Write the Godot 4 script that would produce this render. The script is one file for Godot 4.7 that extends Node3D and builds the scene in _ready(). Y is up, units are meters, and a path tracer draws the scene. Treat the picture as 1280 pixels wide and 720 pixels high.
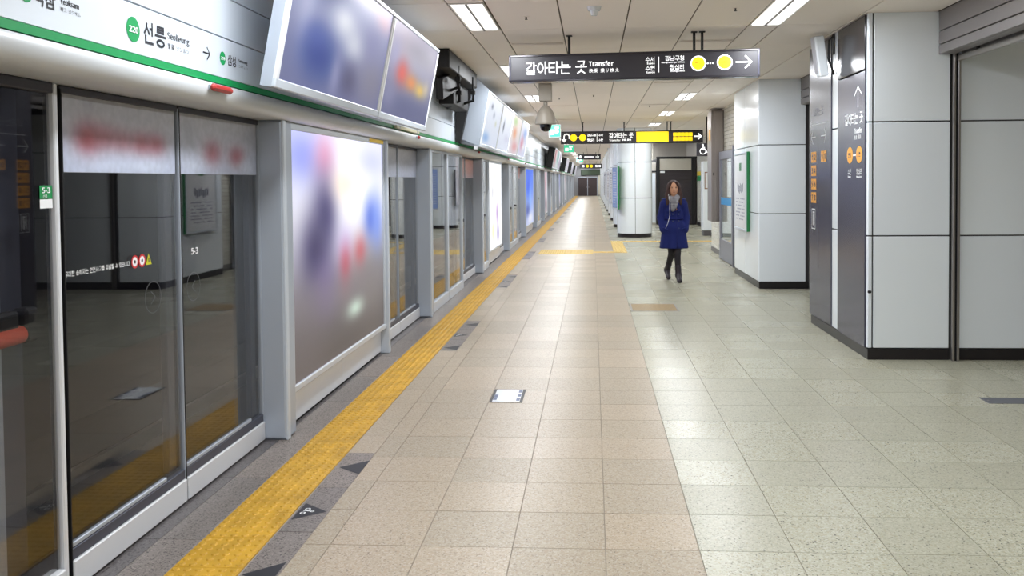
extends Node3D
# Underground railway platform with glass screen doors on the left, white clad pillars on the right.
# x: across the platform (tracks at -x), y: up, -z: along the platform, metres.

const HC := 3.03            # underside of the ceiling
const END_Z := -88.0        # far end wall
var M := {}
var used := {}
var cache := {}
var rng := RandomNumberGenerator.new()

# ------------------------------------------------------------------ helpers
func numbered(n: String) -> String:
	if not used.has(n):
		used[n] = 0
		return n
	used[n] += 1
	return "%s_%03d" % [n, used[n]]

func thing(n: String, label: String, category: String, pos := Vector3.ZERO, turn := 0.0, group := "") -> Node3D:
	var o := Node3D.new()
	o.name = numbered(n)
	add_child(o)
	o.position = pos
	o.rotation.y = turn
	tag(o, label, category, group)
	return o

func tag(o: Node, label: String, category: String, group := "") -> void:
	o.set_meta("label", label)
	o.set_meta("category", category)
	if group != "":
		o.set_meta("group", group)

func structure(n: String) -> Node3D:
	var o := Node3D.new()
	o.name = numbered(n)
	add_child(o)
	o.set_meta("kind", "structure")
	return o

func part(parent: Node, n: String, mesh: Mesh, mat: Material, pos := Vector3.ZERO, rot := Vector3.ZERO, label := "") -> MeshInstance3D:
	var o := MeshInstance3D.new()
	o.name = n
	o.mesh = mesh
	if mat:
		o.material_override = mat
	parent.add_child(o, true)
	o.position = pos
	o.rotation = rot
	if label != "":
		o.set_meta("label", label)
	return o

func copy(o: Node3D, n: String) -> Node3D:
	var c: Node3D = o.duplicate()
	c.name = numbered(n)
	add_child(c)
	return c

func mat(c: Color, rough := 0.5, metal := 0.0, spec := 0.5) -> StandardMaterial3D:
	var m := StandardMaterial3D.new()
	m.albedo_color = c
	m.roughness = rough
	m.metallic = metal
	m.metallic_specular = spec
	return m

func rgb(r: int, g: int, b: int) -> Color:
	return Color(r / 255.0, g / 255.0, b / 255.0)

func glow(c: Color, e: float, base := Color(0.9, 0.9, 0.9)) -> StandardMaterial3D:
	var m := mat(base, 0.4)
	m.emission_enabled = true
	m.emission = c
	m.emission_energy_multiplier = e
	return m

func st_new() -> SurfaceTool:
	var st := SurfaceTool.new()
	st.begin(Mesh.PRIMITIVE_TRIANGLES)
	st.set_smooth_group(-1)
	return st

func done(st: SurfaceTool) -> ArrayMesh:
	st.generate_normals()
	return st.commit()

# flat convex polygon facing «out»
func poly(st: SurfaceTool, pts: Array, out: Vector3) -> void:
	var p0: Vector3 = pts[0]
	var p1: Vector3 = pts[1]
	var p2: Vector3 = pts[2]
	var n := (p1 - p0).cross(p2 - p0)
	if n.dot(out) < 0.0:
		pts.reverse()
	for i in range(1, pts.size() - 1):
		st.add_vertex(pts[0])
		st.add_vertex(pts[i + 1])
		st.add_vertex(pts[i])

func add_box(st: SurfaceTool, c: Vector3, s: Vector3, b := 0.0, turn := Basis.IDENTITY) -> void:
	var h := s * 0.5
	var face := func(ax: int, sx: float, sy: float, sz: float) -> Vector3:
		var v := Vector3(sx * (h.x - b), sy * (h.y - b), sz * (h.z - b))
		v[ax] = [sx, sy, sz][ax] * h[ax]
		return c + turn * v
	var sg := [-1.0, 1.0]
	for ax in 3:
		for s0 in sg:
			var pts := []
			for pr in [[-1.0, -1.0], [1.0, -1.0], [1.0, 1.0], [-1.0, 1.0]]:
				var w := [0.0, 0.0, 0.0]
				w[ax] = s0
				w[(ax + 1) % 3] = pr[0]
				w[(ax + 2) % 3] = pr[1]
				pts.append(face.call(ax, w[0], w[1], w[2]))
			var n := Vector3.ZERO
			n[ax] = s0
			poly(st, pts, turn * n)
	if b <= 0.0:
		return
	for ax in 3:            # edges running along ax
		var a1 := (ax + 1) % 3
		var a2 := (ax + 2) % 3
		for s1 in sg:
			for s2 in sg:
				var lo := [0.0, 0.0, 0.0]
				lo[a1] = s1
				lo[a2] = s2
				var hi := lo.duplicate()
				lo[ax] = -1.0
				hi[ax] = 1.0
				var n := Vector3.ZERO
				n[a1] = s1
				n[a2] = s2
				poly(st, [face.call(a1, lo[0], lo[1], lo[2]), face.call(a1, hi[0], hi[1], hi[2]), face.call(a2, hi[0], hi[1], hi[2]), face.call(a2, lo[0], lo[1], lo[2])], turn * n)
	for sx in sg:
		for sy in sg:
			for sz in sg:
				poly(st, [face.call(0, sx, sy, sz), face.call(1, sx, sy, sz), face.call(2, sx, sy, sz)], turn * Vector3(sx, sy, sz))

func boxm(s: Vector3, b := 0.0) -> Mesh:
	var key := "%.4f_%.4f_%.4f_%.4f" % [s.x, s.y, s.z, b]
	if not cache.has(key):
		var st := st_new()
		add_box(st, Vector3.ZERO, s, b)
		cache[key] = done(st)
	return cache[key]

# box part given by its lower and upper corner
func slab(parent: Node, n: String, lo: Vector3, hi: Vector3, m: Material, b := 0.0, label := "") -> MeshInstance3D:
	return part(parent, n, boxm((hi - lo).abs(), b), m, (lo + hi) * 0.5, Vector3.ZERO, label)

# extrude a closed x,y outline along z
func prism(outline: PackedVector2Array, z0: float, z1: float, smooth := false) -> ArrayMesh:
	var st := st_new()
	add_prism(st, outline, z0, z1, smooth)
	return done(st)

func add_prism(st: SurfaceTool, outline: PackedVector2Array, z0: float, z1: float, smooth := false) -> void:
	var pts := outline
	if Geometry2D.is_polygon_clockwise(pts):
		pts = pts.duplicate()
		pts.reverse()
	var n := pts.size()
	st.set_smooth_group(1 if smooth else -1)
	for i in n:
		var a := pts[i]
		var b := pts[(i + 1) % n]
		var d := b - a
		poly(st, [Vector3(a.x, a.y, z0), Vector3(b.x, b.y, z0), Vector3(b.x, b.y, z1), Vector3(a.x, a.y, z1)], Vector3(d.y, -d.x, 0))
	st.set_smooth_group(-1)
	var tri := Geometry2D.triangulate_polygon(pts)
	for i in range(0, tri.size(), 3):
		for zz in [z0, z1]:
			poly(st, [Vector3(pts[tri[i]].x, pts[tri[i]].y, zz), Vector3(pts[tri[i + 1]].x, pts[tri[i + 1]].y, zz), Vector3(pts[tri[i + 2]].x, pts[tri[i + 2]].y, zz)], Vector3(0, 0, signf(zz - (z0 + z1) * 0.5)))

# turn a radius,height profile round y
func lathe(profile: Array, segs := 32, a0 := 0.0, a1 := TAU, smooth := true) -> ArrayMesh:
	var st := SurfaceTool.new()
	st.begin(Mesh.PRIMITIVE_TRIANGLES)
	st.set_smooth_group(0 if smooth else -1)
	for i in profile.size() - 1:
		var p: Vector2 = profile[i]
		var q: Vector2 = profile[i + 1]
		if smooth:
			st.set_smooth_group(i if p.distance_to(q) > 0.02 else 40)
		for k in segs:
			var u := lerpf(a0, a1, float(k) / segs)
			var v := lerpf(a0, a1, float(k + 1) / segs)
			var A := Vector3(p.x * cos(u), p.y, p.x * sin(u))
			var B := Vector3(p.x * cos(v), p.y, p.x * sin(v))
			var C := Vector3(q.x * cos(v), q.y, q.x * sin(v))
			var D := Vector3(q.x * cos(u), q.y, q.x * sin(u))
			var mid := (A + B + C + D) * 0.25
			var d := q - p
			var w := (u + v) * 0.5
			var out := Vector3(d.y * cos(w), -d.x, d.y * sin(w))
			if p.x < 1e-5:
				poly(st, [A, C, D], out)
			elif q.x < 1e-5:
				poly(st, [A, B, C], out)
			else:
				poly(st, [A, B, C, D], out)
	st.generate_normals()
	return st.commit()

func tube(points: Array, r: float, segs := 8) -> ArrayMesh:
	var st := SurfaceTool.new()
	st.begin(Mesh.PRIMITIVE_TRIANGLES)
	st.set_smooth_group(0)
	add_tube(st, points, r, segs)
	st.generate_normals()
	return st.commit()

func add_tube(st: SurfaceTool, points: Array, r: float, segs := 8) -> void:
	var rings := []
	for i in points.size():
		var t: Vector3 = (points[mini(i + 1, points.size() - 1)] - points[maxi(i - 1, 0)]).normalized()
		var s := t.cross(Vector3.UP if absf(t.y) < 0.9 else Vector3.RIGHT).normalized()
		var u := s.cross(t)
		var ring := []
		for k in segs:
			var a := TAU * k / segs
			ring.append(points[i] + (s * cos(a) + u * sin(a)) * r)
		rings.append(ring)
	for i in rings.size() - 1:
		for k in segs:
			var k2 := (k + 1) % segs
			var c: Vector3 = (points[i] + points[i + 1]) * 0.5
			poly(st, [rings[i][k], rings[i][k2], rings[i + 1][k2], rings[i + 1][k]], (rings[i][k] + rings[i + 1][k2]) * 0.5 - c)
	for e in [0, rings.size() - 1]:
		var d: Vector3 = points[e] - points[1 if e == 0 else e - 1]
		poly(st, rings[e].duplicate(), d)

# upright print of w by h facing +z, with UVs
func print_quad(w: float, h: float) -> ArrayMesh:
	var key := "print_%.4f_%.4f" % [w, h]
	if cache.has(key):
		return cache[key]
	var st := st_new()
	var c := [Vector3(-w / 2, h / 2, 0), Vector3(w / 2, h / 2, 0), Vector3(w / 2, -h / 2, 0), Vector3(-w / 2, -h / 2, 0)]
	var uv := [Vector2(0, 0), Vector2(1, 0), Vector2(1, 1), Vector2(0, 1)]
	for i in [0, 1, 2, 0, 2, 3]:
		st.set_uv(uv[i])
		st.set_normal(Vector3(0, 0, 1))
		st.add_vertex(c[i])
	cache[key] = st.commit()
	return cache[key]

# soft blobs of ink: [centre u, centre v, radius u, radius v, colour, strength]
func blob_image(w: int, h: int, top: Color, bottom: Color, blobs: Array, mottle := 0.0) -> ImageTexture:
	var n := FastNoiseLite.new()
	n.frequency = .12
	n.seed = 7
	var im := Image.create(w, h, false, Image.FORMAT_RGB8)
	for y in h:
		for x in w:
			var u := (x + 0.5) / w
			var v := (y + 0.5) / h
			var c := top.lerp(bottom, smoothstep(0.0, 1.0, v))
			for b in blobs:
				var du: float = (u - b[0]) / b[2]
				var dv: float = (v - b[1]) / b[3]
				var d := du * du + dv * dv
				if d < 6.0:
					c = c.lerp(b[4], b[5] * exp(-d))
			if mottle > 0.0:
				var g := 1.0 + mottle * n.get_noise_2d(x, y)
				c = Color(c.r * g, c.g * g, c.b * g).clamp()
			im.set_pixel(x, y, c)
	return ImageTexture.create_from_image(im)

func lit_print(t: Texture2D, e: float, rough := 0.45) -> StandardMaterial3D:
	var m := mat(rgb(30, 30, 33), rough, 0.0, 0.3)
	m.emission_enabled = true
	m.emission = Color.BLACK
	m.emission_operator = BaseMaterial3D.EMISSION_OP_ADD
	m.emission_texture = t
	m.emission_energy_multiplier = e
	return m

func paper_print(t: Texture2D, rough := 0.5) -> StandardMaterial3D:
	var m := mat(Color.WHITE, rough)
	m.albedo_texture = t
	return m

func area_light(parent: Node, pos: Vector3, rot: Vector3, size: Vector2, e: float, c := Color.WHITE) -> void:
	var l := AreaLight3D.new()
	l.name = "lamp_light"
	l.area_size = size
	l.area_normalize_energy = true
	l.light_energy = e
	l.light_color = c
	l.area_range = 40.0
	l.area_attenuation = 2.0
	l.shadow_enabled = true
	parent.add_child(l, true)
	l.position = pos
	l.rotation = rot

# ------------------------------------------------------------------ lettering
const CONS := "ㄱㄲㄴㄷㄸㄹㅁㅂㅃㅅㅆㅇㅈㅉㅊㅋㅌㅍㅎ"
const TAILS := " ㄱㄲㄳㄴㄵㄶㄷㄹㄺㄻㄼㄽㄾㄿㅀㅁㅂㅄㅅㅆㅇㅈㅊㅋㅌㅍㅎ"
var jamo := {
	"ㄱ": [[0, 0, 1, 0, .9, 1]], "g": [[0, 0, 1, 0, .85, .5, .2, 1]], "ㄴ": [[0, 0, 0, 1, 1, 1]], "ㄷ": [[1, 0, 0, 0, 0, 1, 1, 1]], "ㄹ": [[0, 0, 1, 0, 1, .5, 0, .5, 0, 1, 1, 1]],
	"ㅁ": [[0, 0, 1, 0, 1, 1, 0, 1, 0, 0]], "ㅂ": [[0, 0, 0, 1, 1, 1, 1, 0], [0, .5, 1, .5]], "ㅅ": [[.5, 0, .4, .5, 0, 1], [.5, .35, 1, 1]],
	"ㅈ": [[0, 0, 1, 0], [.5, 0, .4, .5, 0, 1], [.5, .4, 1, 1]], "ㅊ": [[.35, -.15, .65, -.15], [0, .12, 1, .12], [.5, .12, .4, .6, 0, 1], [.5, .5, 1, 1]],
	"ㅋ": [[0, 0, 1, 0, .9, 1], [0, .5, .95, .5]], "ㅌ": [[1, 0, 0, 0, 0, 1, 1, 1], [0, .5, .95, .5]], "ㅍ": [[0, 0, 1, 0], [0, 1, 1, 1], [.3, 0, .3, 1], [.7, 0, .7, 1]],
	"ㅎ": [[.3, -.05, .7, -.05], [0, .2, 1, .2]],
}
# strokes of other signs in a unit box, y down
var extra := {
	"ソ": [[.1, .2, .3, .45], [.9, .15, .75, .6, .35, .95]], "ン": [[.1, .2, .35, .35], [.95, .25, .65, .75, .1, .9]], "ル": [[.3, .15, .3, .6, .05, .95], [.6, .1, .6, .9, .95, .6]],
	"サ": [[.05, .35, .95, .35], [.3, .1, .3, .6], [.7, .1, .7, .55, .4, .95]], "ム": [[.45, .1, .1, .85, .9, .8], [.65, .5, .95, .95]], "ヨ": [[.15, .15, .85, .15, .85, .9, .15, .9], [.15, .5, .85, .5]],
	"ク": [[.35, .1, .05, .5], [.3, .25, .9, .25, .7, .65, .2, .95]], "り": [[.25, .1, .2, .55, .3, .6], [.7, .1, .75, .55, .4, .95]], "え": [[.4, .05, .6, .15], [.2, .35, .8, .35, .1, .95], [.45, .65, .6, .9, .95, .9]],
	"三": [[.15, .15, .85, .15], [.2, .5, .8, .5], [.05, .9, .95, .9]], "成": [[.15, .25, .95, .25], [.15, .25, .15, .7, .05, .95], [.15, .5, .45, .5, .42, .8], [.55, .05, .7, .65, .95, .95], [.85, .45, .5, .95], [.75, .05, .85, .15]],
	"宣": [[.5, 0, .5, .1], [.05, .25, .05, .12, .95, .12, .95, .25], [.2, .3, .8, .3], [.3, .4, .7, .4, .7, .75, .3, .75, .3, .4], [.3, .57, .7, .57], [.05, .92, .95, .92]],
	"陵": [[.1, 1, .1, .05, .3, .05, .2, .4, .35, .6, .15, .7], [.65, 0, .65, .4], [.45, .15, .9, .15], [.4, .38, .98, .38], [.55, .5, .45, .65], [.8, .5, .9, .6], [.6, .6, .4, .85], [.5, .7, .95, .98], [.85, .7, .4, 1], [.55, .7, .85, .7]],
	"換": [[.0, .3, .35, .3], [.2, .05, .2, .95, .08, .88], [0, .65, .35, .5], [.55, .05, .42, .3], [.5, .18, .8, .18, .72, .32], [.48, .35, .48, .6], [.48, .35, .9, .35, .9, .6], [.4, .62, .98, .62], [.68, .35, .65, .7, .4, .98], [.68, .7, .95, .98]],
	"乘": [[.2, .12, .8, .05], [.05, .3, .95, .3], [.5, .08, .5, 1], [.1, .55, .4, .55], [.3, .4, .3, .7], [.6, .55, .9, .55], [.7, .4, .7, .7], [.5, .7, .05, .98], [.5, .7, .95, .98]],
	"乗": [[.2, .1, .8, .05], [.05, .25, .95, .25], [.05, .65, .95, .65], [.15, .45, .85, .45], [.5, .08, .5, 1], [.3, .25, .3, .65], [.7, .25, .7, .65], [.5, .65, .05, .98], [.5, .65, .95, .98]],
	"驛": [[.1, .1, .1, .6, .4, .6, .4, .95], [.1, .1, .4, .1], [.1, .28, .38, .28], [.1, .45, .38, .45], [.25, .1, .25, .6], [.55, .1, .95, .1, .95, .35, .55, .35, .55, .1], [.75, .1, .75, .35], [.5, .5, 1, .5], [.5, .78, 1, .78], [.75, .38, .75, 1], [.6, .55, .65, .75], [.9, .55, .85, .75]],
	"→": [[0, .5, 1, .5], [.62, .1, 1, .5, .62, .9]], "←": [[1, .5, 0, .5], [.38, .1, 0, .5, .38, .9]], "↑": [[.5, 1, .5, 0], [.1, .4, .5, 0, .9, .4]], "|": [[.5, 0, .5, 1]], "-": [[.1, .5, .9, .5]],
}

func in_box(strokes: Array, x0: float, y0: float, x1: float, y1: float) -> Array:
	var out := []
	for s in strokes:
		var line := []
		for i in range(0, s.size(), 2):
			line.append(Vector2(lerpf(x0, x1, s[i]), lerpf(y0, y1, s[i + 1])))
		out.append(line)
	return out

func ring_line(x0: float, y0: float, x1: float, y1: float) -> Array:
	var line := []
	for i in 17:
		var a := TAU * i / 16.0
		line.append(Vector2((x0 + x1) / 2 + cos(a) * (x1 - x0) / 2, (y0 + y1) / 2 + sin(a) * (y1 - y0) / 2))
	return [line]

func cons(c: String, x0: float, y0: float, x1: float, y1: float) -> Array:
	if c == "ㅇ":
		return ring_line(x0, y0, x1, y1)
	if c == "ㅎ":
		return in_box(jamo["ㅎ"], x0, y0, x1, y1) + ring_line(lerpf(x0, x1, .15), lerpf(y0, y1, .42), lerpf(x0, x1, .85), y1)
	var pairs := {"ㄲ": "ㄱㄱ", "ㄸ": "ㄷㄷ", "ㅃ": "ㅂㅂ", "ㅆ": "ㅅㅅ", "ㅉ": "ㅈㅈ", "ㅄ": "ㅂㅅ", "ㄶ": "ㄴㅎ", "ㄺ": "ㄹㄱ"}
	if pairs.has(c):
		var w := x1 - x0
		return cons(pairs[c][0], x0, y0, x0 + w * .43, y1) + cons(pairs[c][1], x0 + w * .57, y0, x1, y1)
	return in_box(jamo.get(c, []), x0, y0, x1, y1)

func strokes_of(ch: String) -> Array:
	var u := ch.unicode_at(0)
	if extra.has(ch):
		return in_box(extra[ch], .04, .04, .96, .96)
	if u < 0xAC00 or u > 0xD7A3:
		return []
	u -= 0xAC00
	var L := CONS[u / 588]
	var V: int = (u % 588) / 28
	var T := TAILS[u % 28]
	var hb := .98 if T == " " else .56
	var out := []
	var vx := .8
	var upright := V in [0, 1, 2, 3, 4, 5, 6, 7, 20]
	var flat := V in [8, 12, 13, 17, 18]
	if upright:
		if L == "ㄱ":
			L = "g"      # slanted beside an upright vowel
		var tight := .5 if V in [1, 3, 4, 5, 6, 7] else .56
		out += cons(L, .06, .1 if T == " " else .06, tight, hb * (.86 if T == " " else .92))
		var mid := hb * .48
		if V == 5 or V == 7 or V == 1 or V == 3:
			vx = .72
			out.append([Vector2(.92, 0), Vector2(.92, hb)])
		out.append([Vector2(vx, 0), Vector2(vx, hb)])
		if V in [0]:
			out.append([Vector2(vx, mid), Vector2(1, mid)])
		elif V in [2]:
			for k in [.36, .62]:
				out.append([Vector2(vx, hb * k), Vector2(1, hb * k)])
		elif V == 1:
			out.append([Vector2(vx, mid), Vector2(.92, mid)])
		elif V in [4, 5]:
			out.append([Vector2(vx, mid), Vector2(vx - .2, mid)])
		elif V in [6, 7]:
			for k in [.34, .62]:
				out.append([Vector2(vx, hb * k), Vector2(vx - .2, hb * k)])
	elif flat:
		out += cons(L, .2, .02, .8, hb * .52)
		var y := hb * .84
		if V == 13 or V == 17:
			y = hb * .74
		out.append([Vector2(0, y), Vector2(1, y)])
		if V == 8:
			out.append([Vector2(.5, y), Vector2(.5, hb * .6)])
		elif V == 12:
			out.append([Vector2(.36, y), Vector2(.36, hb * .6)])
			out.append([Vector2(.64, y), Vector2(.64, hb * .6)])
		elif V == 13:
			out.append([Vector2(.5, y), Vector2(.5, hb)])
		elif V == 17:
			out.append([Vector2(.36, y), Vector2(.36, hb)])
			out.append([Vector2(.64, y), Vector2(.64, hb)])
	else:
		out += cons(L, .08, .02, .54, hb * .48)
		var y := hb * .74
		out.append([Vector2(0, y), Vector2(.64, y)])
		if V in [9, 10, 11]:
			out.append([Vector2(.32, y), Vector2(.32, hb * .56)])
		elif V in [14, 15, 16]:
			out.append([Vector2(.32, y), Vector2(.32, hb)])
		out.append([Vector2(.84, 0), Vector2(.84, hb)])
		if V == 9 or V == 10:
			out.append([Vector2(.84, hb * .45), Vector2(1, hb * .45)])
		elif V == 14 or V == 15:
			out.append([Vector2(.84, hb * .5), Vector2(.68, hb * .5)])
	if T != " ":
		out += cons(T, .16, .68, .84, .98)
	return out

# strokes of a line of text as flat bars; starts at at (left, baseline of the box), height h, facing +z
func add_text(st: SurfaceTool, text: String, at: Vector2, h: float, weight := 0.12, advance := 1.06, squeeze := 1.0) -> float:
	var x := at.x
	for i in text.length():
		if text[i] == " ":
			x += h * .45 * squeeze
			continue
		for line in strokes_of(text[i]):
			for k in line.size() - 1:
				var a := Vector2(x + line[k].x * h * squeeze, at.y + (1.0 - line[k].y) * h)
				var b := Vector2(x + line[k + 1].x * h * squeeze, at.y + (1.0 - line[k + 1].y) * h)
				var d := (b - a).normalized() * h * weight * .5
				var n := Vector2(-d.y, d.x)
				var z: float = .0004 * (k % 2)
				poly(st, [Vector3(a.x - d.x - n.x, a.y - d.y - n.y, z), Vector3(b.x + d.x - n.x, b.y + d.y - n.y, z), Vector3(b.x + d.x + n.x, b.y + d.y + n.y, z), Vector3(a.x - d.x + n.x, a.y - d.y + n.y, z)], Vector3(0, 0, 1))
		x += h * advance * squeeze
	return x - at.x

func add_bar(st: SurfaceTool, lo: Vector2, hi: Vector2, z := 0.0) -> void:
	poly(st, [Vector3(lo.x, lo.y, z), Vector3(hi.x, lo.y, z), Vector3(hi.x, hi.y, z), Vector3(lo.x, hi.y, z)], Vector3(0, 0, 1))

func add_disc(st: SurfaceTool, c: Vector2, r: float, z := 0.0, r_in := 0.0, squash := 1.0) -> void:
	for k in 28:
		var a := TAU * k / 28.0
		var b := TAU * (k + 1) / 28.0
		var p := Vector2(cos(a) * squash, sin(a))
		var q := Vector2(cos(b) * squash, sin(b))
		poly(st, [Vector3(c.x + p.x * r_in, c.y + p.y * r_in, z), Vector3(c.x + p.x * r, c.y + p.y * r, z), Vector3(c.x + q.x * r, c.y + q.y * r, z), Vector3(c.x + q.x * r_in, c.y + q.y * r_in, z)] if r_in > 0.0 else [Vector3(c.x, c.y, z), Vector3(c.x + p.x * r, c.y + p.y * r, z), Vector3(c.x + q.x * r, c.y + q.y * r, z)], Vector3(0, 0, 1))

# Latin text as a mesh fitted to a width (w) or a height (h); its lower left corner at «at» in the plane of «parent»
func latin(parent: Node, text: String, at: Vector3, w: float, h: float, m: Material, rot := Vector3.ZERO, bold := true) -> MeshInstance3D:
	var t := TextMesh.new()
	var f := SystemFont.new()
	f.font_names = PackedStringArray(["Droid Sans"])
	f.font_weight = 700 if bold else 400
	t.font = f
	t.text = text
	t.font_size = 64
	t.pixel_size = 0.01
	t.depth = 0.001
	t.curve_step = 2.0
	var bb := t.get_aabb()
	var s := Vector3(w / bb.size.x, h / bb.size.y, 1)
	var o := part(parent, "lettering", t, m)
	o.transform = Transform3D(Basis.from_euler(rot) * Basis.from_scale(s), at)
	var shift := Vector3(-bb.position.x * s.x, -bb.position.y * s.y, 0)
	o.position += Basis.from_euler(rot) * shift
	return o

func strokes(parent: Node, text: String, at: Vector3, h: float, m: Material, rot := Vector3.ZERO, weight := 0.12, advance := 1.06, squeeze := 1.0, n := "lettering") -> MeshInstance3D:
	var st := st_new()
	add_text(st, text, Vector2.ZERO, h, weight, advance, squeeze)
	return part(parent, n, done(st), m, at, rot)

# ------------------------------------------------------------------ scene
func _ready() -> void:
	rng.seed = 220
	# camera
	var cam := Camera3D.new()
	cam.name = "camera"
	cam.projection = Camera3D.PROJECTION_FRUSTUM
	cam.near = 0.05
	cam.far = 300.0
	cam.size = 2.0 * 0.05 * 360.0 / 1079.0
	cam.frustum_offset = Vector2(-36.0, -101.0) * 0.05 / 1079.0
	add_child(cam)
	cam.position = Vector3(0, 1.6, 0)
	cam.rotation = Vector3(-0.030988, 0.060404, -0.0085)
	cam.current = true
	# surroundings: underground, no daylight
	var env := Environment.new()
	env.background_mode = Environment.BG_COLOR
	env.background_color = Color(0.0, 0.0, 0.0)
	env.tonemap_mode = Environment.TONE_MAPPER_LINEAR
	env.tonemap_exposure = 1.0
	env.sdfgi_enabled = true
	env.ssao_enabled = true
	env.ssil_enabled = true
	var we := WorldEnvironment.new()
	we.name = "surroundings"
	we.environment = env
	add_child(we)

	make_materials()
	build_shell()
	build_floor()
	build_ceiling()
	build_lights()
	build_header()
	build_screen_doors()
	build_displays()
	build_near_pillar()
	build_poster_pillar()
	build_round_columns()
	build_right_side()
	build_far_end()
	build_signs()
	build_ceiling_fixtures()
	build_person()

const LAMP_ENERGY := 4.8

func speckle(seed_: int, base: Color, chips: Array) -> ImageTexture:
	var r := RandomNumberGenerator.new()
	r.seed = seed_
	var im := Image.create(1024, 1024, false, Image.FORMAT_RGB8)
	im.fill(base)
	for c in chips:
		for i in int(c[1]):
			var w := r.randi_range(c[2], c[3])
			var h := r.randi_range(c[2], c[3])
			var col: Color = c[0]
			col = col.lerp(base, r.randf() * .5)
			im.fill_rect(Rect2i(r.randi_range(0, 1023), r.randi_range(0, 1023), w, h), col)
	return ImageTexture.create_from_image(im)

func stone(t: Texture2D, tint: Color, rough: float, per_m := 0.5) -> StandardMaterial3D:
	var m := mat(tint, rough, 0.0, .42)
	m.albedo_texture = t
	m.uv1_triplanar = true
	m.uv1_world_triplanar = true
	m.uv1_scale = Vector3.ONE * per_m
	return m

func noise_tex(f: float, lo: float, hi: float, seed_: int) -> NoiseTexture2D:
	var n := FastNoiseLite.new()
	n.frequency = f
	n.seed = seed_
	n.fractal_octaves = 4
	var t := NoiseTexture2D.new()
	t.noise = n
	t.width = 256
	t.height = 256
	t.seamless = true
	var g := Gradient.new()
	g.set_color(0, Color(lo, lo, lo))
	g.set_color(1, Color(hi, hi, hi))
	t.color_ramp = g
	return t

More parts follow.
